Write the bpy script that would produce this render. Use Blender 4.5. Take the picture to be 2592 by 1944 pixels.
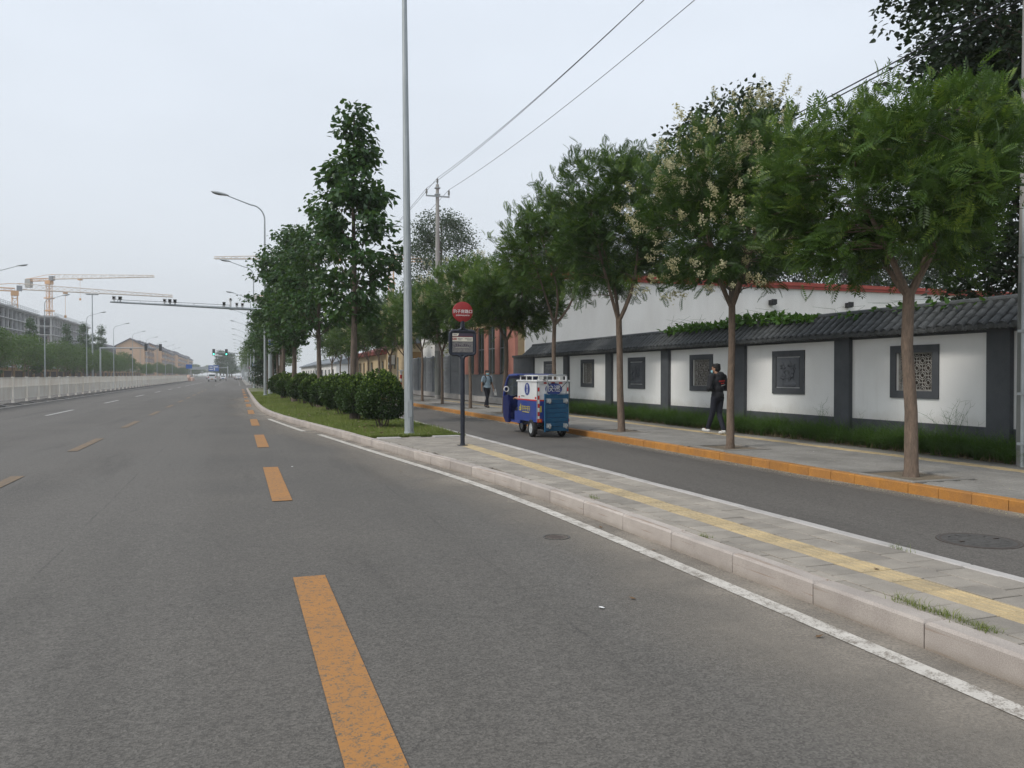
import bpy, math, random
import numpy as np
from mathutils import Vector, Matrix
R = math.radians
PI = math.pi
scene = bpy.context.scene
for o in list(bpy.data.objects):
    bpy.data.objects.remove(o)
COL = scene.collection

# ---------------------------------------------------------------- camera, world, sun, exposure
cam_d = bpy.data.cameras.new('camera')
cam = bpy.data.objects.new('camera', cam_d)
COL.objects.link(cam)
cam.location = (0, 0, 1.62)
cam.rotation_euler = (R(90 - 0.65), 0, R(-19.0))      # the road runs along +Y; the camera looks 19 degrees to its right
cam_d.sensor_width = 36
cam_d.lens = 28.0
cam_d.clip_start = 0.1
cam_d.clip_end = 9000
scene.camera = cam

SUN_EL, SUN_AZ = 44.0, 256.0                           # azimuth clockwise from +Y: the sun stands over the left side of the road
world = bpy.data.worlds.new('World')
scene.world = world
world.use_nodes = True
wn, wl = world.node_tree.nodes, world.node_tree.links
wn.clear()
wout = wn.new('ShaderNodeOutputWorld')
wbg = wn.new('ShaderNodeBackground')
sky = wn.new('ShaderNodeTexSky')
sky.sky_type = 'NISHITA'
sky.sun_disc = False
sky.sun_elevation = R(SUN_EL)
sky.sun_rotation = R(SUN_AZ)
sky.dust_density = 6.0
sky.air_density = 1.2
# thin high overcast: the clear sky shows through a pale cloud sheet that is brighter overhead
tc = wn.new('ShaderNodeTexCoord')
sep = wn.new('ShaderNodeSeparateXYZ')
wl.new(tc.outputs['Generated'], sep.inputs[0])
ramp = wn.new('ShaderNodeValToRGB')
ramp.color_ramp.elements[0].position = 0.0
ramp.color_ramp.elements[0].color = (5.65, 6.0, 6.42, 1)
ramp.color_ramp.elements[1].position = 0.55
ramp.color_ramp.elements[1].color = (6.9, 7.5, 8.35, 1)
wl.new(sep.outputs['Z'], ramp.inputs[0])
mp = wn.new('ShaderNodeMapping')
mp.inputs['Scale'].default_value = (1.0, 1.0, 3.0)
wl.new(tc.outputs['Generated'], mp.inputs[0])
nz = wn.new('ShaderNodeTexNoise')
nz.inputs['Scale'].default_value = 1.6
nz.inputs['Detail'].default_value = 4
wl.new(mp.outputs[0], nz.inputs['Vector'])
nr = wn.new('ShaderNodeMapRange')
nr.inputs['From Min'].default_value = 0.3
nr.inputs['From Max'].default_value = 0.7
nr.inputs['To Min'].default_value = 0.94
nr.inputs['To Max'].default_value = 1.05
wl.new(nz.outputs[0], nr.inputs[0])
mulc = wn.new('ShaderNodeVectorMath')
mulc.operation = 'SCALE'
wl.new(ramp.outputs[0], mulc.inputs[0])
wl.new(nr.outputs[0], mulc.inputs['Scale'])
mixw = wn.new('ShaderNodeMixRGB')
mixw.inputs[0].default_value = 0.9
wl.new(sky.outputs[0], mixw.inputs[1])
wl.new(mulc.outputs[0], mixw.inputs[2])
wl.new(mixw.outputs[0], wbg.inputs[0])
wbg.inputs[1].default_value = 0.1
wl.new(wbg.outputs[0], wout.inputs[0])

sun_d = bpy.data.lights.new('sun', 'SUN')
sun_d.energy = 1.5
sun_d.angle = R(14)
sun_d.color = (1.0, 0.95, 0.88)
sun = bpy.data.objects.new('sun', sun_d)
COL.objects.link(sun)
sd = Vector((math.sin(R(SUN_AZ)) * math.cos(R(SUN_EL)), math.cos(R(SUN_AZ)) * math.cos(R(SUN_EL)), math.sin(R(SUN_EL))))
sun.rotation_euler = sd.to_track_quat('Z', 'Y').to_euler()
sun.location = sd * 200

vs = scene.view_settings
vs.view_transform = 'Standard'
vs.look = 'None'
vs.exposure = 0.38
vs.gamma = 1.0
vs.use_curve_mapping = False
scene.render.engine = 'CYCLES'
scene.cycles.max_bounces = 8
scene.cycles.transparent_max_bounces = 12
scene.cycles.volume_bounces = 1
scene.cycles.use_denoising = True

# ---------------------------------------------------------------- helpers
class MB:
    """collects faces for one mesh"""
    def __init__(s):
        s.v, s.f, s.m = [], [], []
    def add(s, vs_, fs, mi=0):
        b = len(s.v)
        s.v.extend([tuple(p) for p in vs_])
        for f in fs:
            s.f.append([i + b for i in f]); s.m.append(mi)
        return s
    def box(s, x0, x1, y0, y1, z0, z1, mi=0):
        return s.add([(x0,y0,z0),(x1,y0,z0),(x1,y1,z0),(x0,y1,z0),(x0,y0,z1),(x1,y0,z1),(x1,y1,z1),(x0,y1,z1)],
                     [(0,3,2,1),(4,5,6,7),(0,1,5,4),(1,2,6,5),(2,3,7,6),(3,0,4,7)], mi)
    def cham(s, x0, x1, y0, y1, z0, z1, c=.01, mi=0):
        """box with chamfered top edges, no bottom"""
        return s.add([(x0,y0,z0),(x1,y0,z0),(x1,y1,z0),(x0,y1,z0),(x0,y0,z1-c),(x1,y0,z1-c),(x1,y1,z1-c),(x0,y1,z1-c),
                      (x0+c,y0+c,z1),(x1-c,y0+c,z1),(x1-c,y1-c,z1),(x0+c,y1-c,z1)],
                     [(0,1,5,4),(1,2,6,5),(2,3,7,6),(3,0,4,7),(4,5,9,8),(5,6,10,9),(6,7,11,10),(7,4,8,11),(8,9,10,11)], mi)
    def tube(s, pts, rad, n=8, mi=0, cap=True):
        pts = [Vector(p) for p in pts]
        if not hasattr(rad, '__len__'):
            rad = [rad] * len(pts)
        rings, prev = [], None
        for i, p in enumerate(pts):
            d = (pts[min(i + 1, len(pts) - 1)] - pts[max(i - 1, 0)])
            if d.length < 1e-9:
                d = Vector((0, 0, 1))
            d.normalize()
            if prev is None:
                a = Vector((1, 0, 0)) if abs(d.x) < .9 else Vector((0, 1, 0))
            else:
                a = prev
            u = (a - d * a.dot(d)).normalized()
            w = d.cross(u)
            prev = u
            rings.append([p + (u * math.cos(2*PI*k/n) + w * math.sin(2*PI*k/n)) * rad[i] for k in range(n)])
        vv = [q for r_ in rings for q in r_]
        ff = []
        for i in range(len(pts) - 1):
            for k in range(n):
                k2 = (k + 1) % n
                ff.append((i*n+k, i*n+k2, (i+1)*n+k2, (i+1)*n+k))
        if cap:
            ff.append(tuple(range(n))[::-1])
            ff.append(tuple((len(pts)-1)*n + k for k in range(n)))
        return s.add(vv, ff, mi)
    def cyl(s, p0, p1, r0, r1=None, n=12, mi=0):
        return s.tube([p0, p1], [r0, r0 if r1 is None else r1], n, mi)
    def lathe(s, prof, c=(0,0,0), axis='z', n=16, mi=0, cap=True):
        """prof: (radius, height) list"""
        vv, ff = [], []
        for (r_, h) in prof:
            for k in range(n):
                a = 2*PI*k/n
                x, y = r_*math.cos(a), r_*math.sin(a)
                p = {'z': (x, y, h), 'x': (h, x, y), 'y': (y, h, x)}[axis]
                vv.append((p[0]+c[0], p[1]+c[1], p[2]+c[2]))
        for i in range(len(prof)-1):
            for k in range(n):
                k2 = (k+1) % n
                ff.append((i*n+k, i*n+k2, (i+1)*n+k2, (i+1)*n+k))
        if cap: ff.append(tuple(range(n))[::-1]); ff.append(tuple((len(prof)-1)*n+k for k in range(n)))
        return s.add(vv, ff, mi)
    def ell(s, c, r, n=12, m=8, mi=0):
        vv, ff = [], []
        for i in range(1, m):
            t = PI*i/m
            for k in range(n):
                a = 2*PI*k/n
                vv.append((c[0]+r[0]*math.sin(t)*math.cos(a), c[1]+r[1]*math.sin(t)*math.sin(a), c[2]-r[2]*math.cos(t)))
        for i in range(m-2):
            for k in range(n):
                k2 = (k+1) % n
                ff.append((i*n+k, i*n+k2, (i+1)*n+k2, (i+1)*n+k))
        b = len(vv); vv.append((c[0], c[1], c[2]-r[2])); vv.append((c[0], c[1], c[2]+r[2]))
        for k in range(n):
            k2 = (k+1) % n
            ff.append((b, k2, k)); ff.append((b+1, (m-2)*n+k, (m-2)*n+k2))
        return s.add(vv, ff, mi)
    def prism(s, poly, a, b, axis='x', mi=0):
        """extrude a 2D polygon along an axis between a and b (poly coords are the other two axes in xyz order)"""
        def P(u, v, w):
            return {'x': (w, u, v), 'y': (u, w, v), 'z': (u, v, w)}[axis]
        n = len(poly)
        vv = [P(u, v, a) for u, v in poly] + [P(u, v, b) for u, v in poly]
        ff = [tuple(range(n))[::-1], tuple(range(n, 2*n))] + [(i, (i+1) % n, n+(i+1) % n, n+i) for i in range(n)]
        return s.add(vv, ff, mi)
    def mesh(s, name, mats, smooth=False, fix=True):
        me = bpy.data.meshes.new(name)
        me.from_pydata(s.v, [], s.f)
        for m in (mats if isinstance(mats, (list, tuple)) else [mats]):
            me.materials.append(m)
        if any(s.m):
            me.polygons.foreach_set('material_index', s.m)
        if fix:
            import bmesh
            bm = bmesh.new(); bm.from_mesh(me)
            bmesh.ops.recalc_face_normals(bm, faces=bm.faces)
            bm.to_mesh(me); bm.free()
        if smooth:
            me.polygons.foreach_set('use_smooth', [True]*len(me.polygons))
            me.set_sharp_from_angle(angle=R(40))
        me.update()
        return me

def link(name, me, parent=None, loc=(0,0,0), rot=(0,0,0), **kw):
    o = bpy.data.objects.new(name, me)
    COL.objects.link(o)
    o.location = loc
    o.rotation_euler = rot
    if parent:
        o.parent = parent
    for k, v in kw.items():
        o[k] = v
    return o
def ob(name, mb, mats, parent=None, smooth=False, **kw):
    return link(name, mb.mesh(name, mats, smooth), parent, **kw)
def thing(name, label, cat, loc=(0,0,0), rotz=0.0, group=None):
    o = bpy.data.objects.new(name, None)
    o.empty_display_size = .2
    COL.objects.link(o)
    o.location = loc
    o.rotation_euler = (0, 0, rotz)
    o['label'] = label; o['category'] = cat
    if group: o['group'] = group
    return o
def tag(o, label, cat, group=None):
    o['label'] = label; o['category'] = cat
    if group: o['group'] = group
    return o
KIDS = {}
def kids(o):
    return [c for c in bpy.data.objects if c.parent == o]
def dup(root, loc, rotz=0.0, label=None, group=None, scale=None):
    """copy of a thing with copies of its parts and sub-parts"""
    if root.name not in KIDS:
        KIDS[root.name] = [(c, kids(c)) for c in kids(root)]
    r_ = root.copy(); COL.objects.link(r_)
    r_.location = loc; r_.rotation_euler = (0, 0, rotz)
    if scale is not None: r_.scale = scale if hasattr(scale, '__len__') else (scale,)*3
    if label: r_['label'] = label
    if group: r_['group'] = group
    for c, gs in KIDS[root.name]:
        d = c.copy(); COL.objects.link(d); d.parent = r_
        for g in gs:
            e = g.copy(); COL.objects.link(e); e.parent = d
    return r_

def np_mesh(name, V, F, mats, midx=None, tint=None, smooth=False):
    """fast mesh from numpy arrays; F is (n,3) or (n,4)"""
    V = np.asarray(V, np.float32); F = np.asarray(F, np.int32)
    k = F.shape[1]
    me = bpy.data.meshes.new(name)
    me.vertices.add(len(V)); me.vertices.foreach_set('co', V.ravel())
    me.loops.add(F.size); me.loops.foreach_set('vertex_index', F.ravel())
    me.polygons.add(len(F))
    me.polygons.foreach_set('loop_start', np.arange(0, F.size, k, dtype=np.int32))
    me.polygons.foreach_set('loop_total', np.full(len(F), k, np.int32))
    for m in (mats if isinstance(mats, (list, tuple)) else [mats]):
        me.materials.append(m)
    if midx is not None:
        me.polygons.foreach_set('material_index', np.asarray(midx, np.int32))
    if tint is not None:
        a = me.attributes.new('tint', 'FLOAT', 'FACE')
        a.data.foreach_set('value', np.asarray(tint, np.float32))
    if smooth:
        me.polygons.foreach_set('use_smooth', np.ones(len(F), bool))
    me.update(calc_edges=True)
    return me

# ---------------------------------------------------------------- materials
MATS = {}
def nodes_of(name):
    m = bpy.data.materials.new(name); m.use_nodes = True
    n, l = m.node_tree.nodes, m.node_tree.links
    return m, n, l, n['Principled BSDF']
def noise(n, l, scale, detail=4, vec=None, rough=.55):
    t = n.new('ShaderNodeTexNoise')
    t.inputs['Scale'].default_value = scale; t.inputs['Detail'].default_value = detail; t.inputs['Roughness'].default_value = rough
    if vec is not None: l.new(vec, t.inputs['Vector'])
    return t.outputs['Fac']
def rng_(n, l, src, a, b, c=0., d=1.):
    t = n.new('ShaderNodeMapRange'); l.new(src, t.inputs[0])
    for i, v in zip((1, 2, 3, 4), (a, b, c, d)): t.inputs[i].default_value = v
    return t.outputs[0]
def mixc(n, l, fac, a, b, blend='MIX'):
    t = n.new('ShaderNodeMixRGB'); t.blend_type = blend
    if hasattr(fac, 'default_value'): l.new(fac, t.inputs[0])
    else: t.inputs[0].default_value = fac
    for i, v in ((1, a), (2, b)):
        if hasattr(v, 'default_value'): l.new(v, t.inputs[i])
        else: t.inputs[i].default_value = (*v, 1)
    return t.outputs[0]
def math_(n, l, op, a, b=None):
    t = n.new('ShaderNodeMath'); t.operation = op
    for i, v in ((0, a), (1, b)):
        if v is None: continue
        if hasattr(v, 'default_value'): l.new(v, t.inputs[i])
        else: t.inputs[i].default_value = v
    return t.outputs[0]
def pos_of(n, l, space='world', scale=(1,1,1)):
    if space == 'world':
        s = n.new('ShaderNodeNewGeometry').outputs['Position']
    else:
        s = n.new('ShaderNodeTexCoord').outputs['Object']
    if scale == (1,1,1): return s
    m = n.new('ShaderNodeMapping'); m.inputs['Scale'].default_value = scale; l.new(s, m.inputs[0])
    return m.outputs[0]
def bump(n, l, p, h, strength=.3, dist=.01):
    b = n.new('ShaderNodeBump'); b.inputs['Strength'].default_value = strength; b.inputs['Distance'].default_value = dist
    l.new(h, b.inputs['Height']); l.new(b.outputs[0], p.inputs['Normal'])
def mat(name, col, rough=.65, metal=0., col2=None, vs=6., lo=.35, hi=.65, bs=0., bstr=.2, bdist=.005, space='world', stretch=(1,1,1), spec=.4, fine=None, perobj=0.):
    """principled with two noise-mixed colours, optional fine speckle and bump"""
    m, n, l, p = nodes_of(name)
    p.inputs['Roughness'].default_value = rough; p.inputs['Metallic'].default_value = metal
    p.inputs['Specular IOR Level'].default_value = spec
    v = pos_of(n, l, space, stretch)
    if col2 is None: col2 = tuple(c*.82 for c in col)
    c = mixc(n, l, rng_(n, l, noise(n, l, vs, 5, v), lo, hi), col, col2)
    if fine:
        f = rng_(n, l, noise(n, l, fine[0], 2, v), .3, .7, 1-fine[1], 1+fine[1])
        t = n.new('ShaderNodeVectorMath'); t.operation = 'SCALE'; l.new(c, t.inputs[0]); l.new(f, t.inputs['Scale']); c = t.outputs[0]
    if perobj:
        oi = n.new('ShaderNodeObjectInfo').outputs['Random']
        f = rng_(n, l, oi, 0, 1, 1-perobj, 1+perobj)
        t = n.new('ShaderNodeVectorMath'); t.operation = 'SCALE'; l.new(c, t.inputs[0]); l.new(f, t.inputs['Scale']); c = t.outputs[0]
    l.new(c, p.inputs['Base Color'])
    if bs:
        bump(n, l, p, noise(n, l, bs, 4, v), bstr, bdist)
    MATS[name] = m
    return m
def leafmat(name, c1, c2, c3, trans=.35, rough=.5):
    """leaf: colour by clump tint and by leaf, part of the light passes through"""
    m, n, l, p = nodes_of(name)
    at = n.new('ShaderNodeAttribute'); at.attribute_name = 'tint'
    ge = n.new('ShaderNodeNewGeometry')
    f = math_(n, l, 'ADD', math_(n, l, 'MULTIPLY', at.outputs['Fac'], .7), math_(n, l, 'MULTIPLY', ge.outputs['Random Per Island'], .3))
    r_ = n.new('ShaderNodeValToRGB'); l.new(f, r_.inputs[0])
    e = r_.color_ramp.elements
    e[0].position = .1; e[0].color = (*c1, 1); e[1].position = .95; e[1].color = (*c3, 1)
    k = e.new(.6); k.color = (*c2, 1)
    l.new(r_.outputs[0], p.inputs['Base Color'])
    p.inputs['Roughness'].default_value = rough; p.inputs['Specular IOR Level'].default_value = .35
    tr = n.new('ShaderNodeBsdfTranslucent')
    l.new(mixc(n, l, .35, r_.outputs[0], (.16, .26, .03)), tr.inputs[0])
    mx = n.new('ShaderNodeMixShader'); mx.inputs[0].default_value = trans
    l.new(p.outputs[0], mx.inputs[1]); l.new(tr.outputs[0], mx.inputs[2])
    l.new(mx.outputs[0], n['Material Output'].inputs[0])
    MATS[name] = m
    return m

def asphalt(name, base, warm, tracks=True):
    m, n, l, p = nodes_of(name)
    w = pos_of(n, l)
    big = noise(n, l, .35, 5, w)
    c = mixc(n, l, rng_(n, l, big, .35, .65), base, warm)
    if tracks:      # wheel tracks along the road polish the surface a little lighter
        st = pos_of(n, l, 'world', (.55, .02, 1))
        tr = noise(n, l, 1.0, 3, st)
        c = mixc(n, l, rng_(n, l, tr, .42, .6, 0, .75), c, tuple(x*1.3 for x in base))
        oil = noise(n, l, .9, 5, pos_of(n, l, 'world', (1.2, .12, 1)), .6)
        c = mixc(n, l, rng_(n, l, oil, .56, .72, 0, .5), c, tuple(x*.62 for x in base))
    vo = n.new('ShaderNodeTexVoronoi'); vo.inputs['Scale'].default_value = 95; l.new(w, vo.inputs['Vector'])
    sepc = n.new('ShaderNodeSeparateColor'); l.new(vo.outputs['Color'], sepc.inputs[0])
    sp = rng_(n, l, sepc.outputs[0], 0, 1, .68, 1.34)
    t = n.new('ShaderNodeVectorMath'); t.operation = 'SCALE'; l.new(c, t.inputs[0]); l.new(sp, t.inputs['Scale']); c = t.outputs[0]
    md = rng_(n, l, noise(n, l, 14, 6, w, .7), .3, .7, .86, 1.14)
    t = n.new('ShaderNodeVectorMath'); t.operation = 'SCALE'; l.new(c, t.inputs[0]); l.new(md, t.inputs['Scale']); c = t.outputs[0]
    # stray cracks
    cv = n.new('ShaderNodeTexVoronoi'); cv.feature = 'DISTANCE_TO_EDGE'; cv.inputs['Scale'].default_value = .16
    wob = n.new('ShaderNodeTexNoise'); wob.inputs['Scale'].default_value = 1.3; wob.inputs['Detail'].default_value = 6
    l.new(w, wob.inputs['Vector'])
    ad = n.new('ShaderNodeVectorMath'); ad.operation = 'MULTIPLY_ADD'; l.new(wob.outputs['Color'], ad.inputs[0])
    ad.inputs[1].default_value = (1.4, 1.4, 0); l.new(w, ad.inputs[2]); l.new(ad.outputs[0], cv.inputs['Vector'])
    ck = rng_(n, l, cv.outputs['Distance'], 0.0, .002, 1, 0)
    ck = math_(n, l, 'MULTIPLY', ck, rng_(n, l, noise(n, l, .23, 2, w), .50, .60, 0, .5))
    if tracks:      # paving seams between the lanes
        sx = n.new('ShaderNodeSeparateXYZ'); l.new(w, sx.inputs[0])
        for x0 in (-1.55, -5.3, 2.05):
            q = math_(n, l, 'ABSOLUTE', math_(n, l, 'ADD', sx.outputs[0], math_(n, l, 'ADD', math_(n, l, 'MULTIPLY', noise(n, l, .8, 6, w, .7), .16), -x0-.08)))
            ck = math_(n, l, 'MAXIMUM', ck, math_(n, l, 'MULTIPLY', rng_(n, l, q, .004, .014, .38, 0), rng_(n, l, noise(n, l, .5, 3, w), .42, .6)))
    c = mixc(n, l, ck, c, (.03, .03, .03))
    l.new(c, p.inputs['Base Color'])
    p.inputs['Roughness'].default_value = .82; p.inputs['Specular IOR Level'].default_value = .35
    bump(n, l, p, vo.outputs['Distance'], .35, .006)
    MATS[name] = m
    return m
def worn(name, col, under, lo, hi, scale=9, rough=.7):
    """road paint worn through to what lies below"""
    m, n, l, p = nodes_of(name)
    w = pos_of(n, l)
    a = noise(n, l, scale, 8, w, .72); b = noise(n, l, 90, 3, w)
    f = math_(n, l, 'ADD', math_(n, l, 'MULTIPLY', a, .6), math_(n, l, 'MULTIPLY', b, .4))
    dirt = mixc(n, l, rng_(n, l, noise(n, l, 2.2, 5, w), .35, .7, 0, .55), col, tuple(.55*x+.45*y for x, y in zip(col, under)))
    l.new(mixc(n, l, rng_(n, l, f, lo, hi), under, dirt), p.inputs['Base Color'])
    p.inputs['Roughness'].default_value = rough; p.inputs['Specular IOR Level'].default_value = .3
    bump(n, l, p, b, .25, .004)
    MATS[name] = m
    return m

M = MATS
asphalt('asphalt', (.092, .086, .077), (.112, .103, .091))
asphalt('asphalt_side', (.096, .089, .080), (.115, .106, .095))
worn('yellow_paint', (.38, .178, .05), (.13, .105, .075), .40, .50, 24)
worn('faded_yellow_paint', (.21, .14, .075), (.10, .09, .08), .38, .56)
worn('white_paint', (.58, .55, .50), (.20, .175, .145), .41, .52)
worn('faded_white_paint', (.45, .44, .42), (.11, .105, .10), .36, .5)
mat('earth', (.13, .105, .075), .9, col2=(.20, .165, .12), vs=3, fine=(60, .25), bs=40, bstr=.5, bdist=.02)
mat('turf', (.10, .13, .045), .9, col2=(.15, .135, .075), vs=1.2, fine=(30,.3))
mat('ground', (.16, .15, .12), .9, col2=(.10, .12, .06), vs=.05)
def granite():
    """kerb granite: speckled, each stone its own tone, brown scuffs drawn along the top edge"""
    m, n, l, p = nodes_of('granite')
    w = pos_of(n, l); o = pos_of(n, l, 'object', (14, .8, 30))
    c = mixc(n, l, rng_(n, l, noise(n, l, 2.5, 5, w), .35, .65), (.43, .385, .345), (.345, .305, .275))
    wob = n.new('ShaderNodeVectorMath'); wob.operation = 'ADD'; l.new(o, wob.inputs[0])
    oi = n.new('ShaderNodeObjectInfo'); l.new(oi.outputs['Random'], wob.inputs[1])
    sc = n.new('ShaderNodeVectorMath'); sc.operation = 'SCALE'; l.new(wob.outputs[0], sc.inputs[0]); sc.inputs['Scale'].default_value = 1
    st = noise(n, l, 1.2, 4, sc.outputs[0], .6)
    c = mixc(n, l, rng_(n, l, st, .60, .68, 0, .55), c, (.20, .125, .075))
    sz = n.new('ShaderNodeSeparateXYZ'); l.new(w, sz.inputs[0])
    dirt = math_(n, l, 'ADD', sz.outputs[2], math_(n, l, 'MULTIPLY', noise(n, l, 9, 4, w), -.06))
    c = mixc(n, l, rng_(n, l, dirt, -.03, .03, .65, 0), c, (.25, .215, .175))
    sp = rng_(n, l, noise(n, l, 170, 2, w), .3, .7, .8, 1.2)
    f = math_(n, l, 'MULTIPLY', sp, rng_(n, l, oi.outputs['Random'], 0, 1, .9, 1.1))
    t = n.new('ShaderNodeVectorMath'); t.operation = 'SCALE'; l.new(c, t.inputs[0]); l.new(f, t.inputs['Scale'])
    l.new(t.outputs[0], p.inputs['Base Color']); p.inputs['Roughness'].default_value = .75; p.inputs['Specular IOR Level'].default_value = .3
    bump(n, l, p, noise(n, l, 110, 4, w), .25, .004)
    MATS['granite'] = m
granite()
mat('granite_pale', (.45, .43, .41), .75, col2=(.37, .35, .33), vs=3, fine=(150, .12), perobj=.07)
mat('orange_kerb', (.43, .195, .04), .65, col2=(.33, .155, .045), vs=4, fine=(60, .12), bs=60, bstr=.25, perobj=.08)
mat('paver', (.325, .292, .248), .8, col2=(.235, .213, .183), vs=3, fine=(120, .14), bs=90, bstr=.25, perobj=.14)
mat('paver_walk', (.275, .262, .24), .8, col2=(.20, .19, .172), vs=1.2, fine=(50, .14), bs=60, bstr=.2)
mat('tactile', (.47, .365, .205), .75, col2=(.34, .275, .175), vs=4, fine=(110, .12), perobj=.07)
mat('joint', (.10, .09, .075), .9, fine=(60, .2))
mat('galv', (.40, .43, .44), .5, .45, col2=(.32, .35, .36), vs=8, stretch=(1, 1, .15), fine=(30, .06))
mat('pole_paint', (.50, .53, .54), .5, .2, col2=(.42, .45, .46), vs=3)
mat('dark_metal', (.018, .022, .034), .35, .1, col2=(.025, .03, .042))
mat('black', (.012, .012, .013), .5)
mat('rubber', (.02, .02, .02), .85, fine=(40, .2))
mat('concrete', (.36, .35, .33), .85, col2=(.27, .265, .25), vs=4, stretch=(1, 1, .25), bs=30, bstr=.2)
mat('concrete_dark', (.17, .18, .17), .85, col2=(.23, .235, .22), vs=3, stretch=(1, 1, .4))
def wallpaint():
    """limewashed plaster: faint rain streaks, splash dirt above the plinth"""
    m, n, l, p = nodes_of('plaster')
    w = pos_of(n, l)
    c = mixc(n, l, rng_(n, l, noise(n, l, 1.2, 5, w), .35, .7), (.86, .865, .855), (.80, .80, .79))
    st = noise(n, l, 5, 5, pos_of(n, l, 'world', (1, 1, .10)), .6)
    c = mixc(n, l, rng_(n, l, st, .58, .8, 0, .28), c, (.62, .61, .58))
    sx = n.new('ShaderNodeSeparateXYZ'); l.new(w, sx.inputs[0])
    hgt = math_(n, l, 'ADD', sx.outputs[2], math_(n, l, 'MULTIPLY', noise(n, l, 2.5, 5, w), -.55))
    c = mixc(n, l, rng_(n, l, hgt, .33, .62, .5, 0), c, (.55, .52, .47))
    l.new(c, p.inputs['Base Color']); p.inputs['Roughness'].default_value = .88; p.inputs['Specular IOR Level'].default_value = .25
    bump(n, l, p, noise(n, l, 60, 4, w), .25, .004)
    MATS['plaster'] = m
wallpaint()
mat('plaster_old', (.76, .75, .73), .88, col2=(.66, .645, .62), vs=.9, stretch=(1, 1, .3), fine=(40, .04), bs=40, bstr=.2)
mat('wall_grey', (.085, .092, .102), .75, col2=(.066, .072, .08), vs=3, fine=(60, .12), bs=50, bstr=.2)
mat('tile_grey', (.075, .08, .082), .6, col2=(.042, .046, .047), vs=7, fine=(40, .2), bs=50, bstr=.3, perobj=.16)
mat('lattice', (.33, .32, .295), .8, col2=(.25, .245, .23), vs=9)
mat('relief', (.095, .105, .12), .7, col2=(.075, .083, .095), vs=9)
mat('coping_red', (.34, .055, .035), .6, col2=(.27, .05, .035), vs=3)
mat('pink', (.43, .19, .15), .8, col2=(.37, .16, .125), vs=2, fine=(30, .06))
mat('tan', (.40, .30, .17), .8, col2=(.34, .25, .15), vs=2)
mat('beige', (.56, .44, .27), .85, col2=(.47, .37, .24), vs=1.2, stretch=(1, 1, .4))
mat('brown_band', (.27, .16, .06), .8)
mat('grey_wall', (.17, .175, .18), .8, col2=(.14, .145, .15), vs=2, fine=(30, .08))
mat('sheet_grey', (.23, .245, .26), .55, .1, col2=(.19, .20, .215), vs=2)
mat('roof_grey', (.16, .18, .20), .6)
mat('roof_red', (.20, .05, .04), .7)
mat('glass_dark', (.035, .045, .045), .12, spec=.7)
mat('bark', (.185, .135, .10), .9, col2=(.125, .095, .073), vs=16, stretch=(1, 1, .25), fine=(60, .2), bs=35, bstr=.6, bdist=.02)
mat('bark_grey', (.15, .115, .09), .9, col2=(.09, .072, .058), vs=14, stretch=(1, 1, .3), bs=30, bstr=.6, bdist=.02)
leafmat('leaf_gold', (.034, .070, .015), (.058, .118, .019), (.185, .255, .035))
leafmat('leaf_gold_dark', (.024, .055, .014), (.042, .092, .018), (.13, .20, .03))
leafmat('leaf_gold_pale', (.045, .092, .022), (.08, .15, .028), (.19, .25, .05))
leafmat('leaf_big', (.024, .06, .02), (.045, .105, .028), (.13, .21, .04), .32, .42)
leafmat('leaf_dark', (.012, .024, .012), (.019, .036, .016), (.034, .056, .024), .15)
leafmat('leaf_willow', (.035, .055, .035), (.05, .08, .05), (.075, .11, .06), .3)
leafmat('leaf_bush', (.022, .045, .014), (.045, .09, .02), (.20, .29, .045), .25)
leafmat('leaf_far', (.04, .085, .016), (.085, .155, .022), (.20, .26, .05), .35)
leafmat('leaf_yellow', (.16, .20, .02), (.28, .30, .03), (.38, .38, .04), .4)
leafmat('leaf_vine', (.04, .10, .02), (.075, .17, .03), (.12, .24, .045), .4)
leafmat('needle', (.014, .032, .016), (.024, .05, .022), (.04, .075, .03), .1)
leafmat('blossom', (.40, .37, .20), (.52, .48, .29), (.58, .56, .38), .3, .8)
leafmat('grass_lawn', (.12, .16, .035), (.19, .235, .055), (.33, .31, .13), .35, .7)
leafmat('grass_long', (.055, .12, .022), (.09, .18, .032), (.16, .25, .06), .35, .6)
leafmat('grass_dry', (.13, .10, .05), (.19, .15, .08), (.24, .2, .11), .2, .8)
leafmat('petal', (.40, .38, .2), (.5, .48, .3), (.35, .3, .15), .1, .8)
mat('dry_leaf', (.11, .06, .03), .8, col2=(.16, .10, .05), vs=40)
mat('paper', (.75, .75, .74), .8)
mat('sign_red', (.30, .022, .022), .5, col2=(.26, .02, .02))
mat('sign_blue', (.03, .12, .42), .5)
mat('sign_purple', (.22, .06, .16), .5)
mat('white', (.72, .72, .71), .55, col2=(.64, .64, .63))
mat('cream', (.68, .64, .54), .6)
mat('panel_purple', (.065, .045, .07), .4)
mat('panel_grey', (.12, .115, .115), .5, col2=(.2, .19, .18), vs=30)
mat('truck_blue', (.018, .05, .26), .35, col2=(.05, .065, .21), vs=3, spec=.5)
mat('truck_blue_dark', (.012, .018, .10), .35)
mat('truck_white', (.70, .71, .72), .4, col2=(.55, .54, .52), vs=2.2, hi=.8)
mat('red', (.52, .035, .03), .45)
mat('print_yellow', (.62, .52, .06), .5)
mat('trolley_blue', (.014, .10, .20), .5, col2=(.012, .075, .15), vs=5)
mat('caster', (.36, .38, .38), .5, .3, col2=(.2, .2, .2), vs=30)
mat('lens_red', (.45, .03, .02), .2)
mat('lens_orange', (.6, .2, .03), .25)
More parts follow.
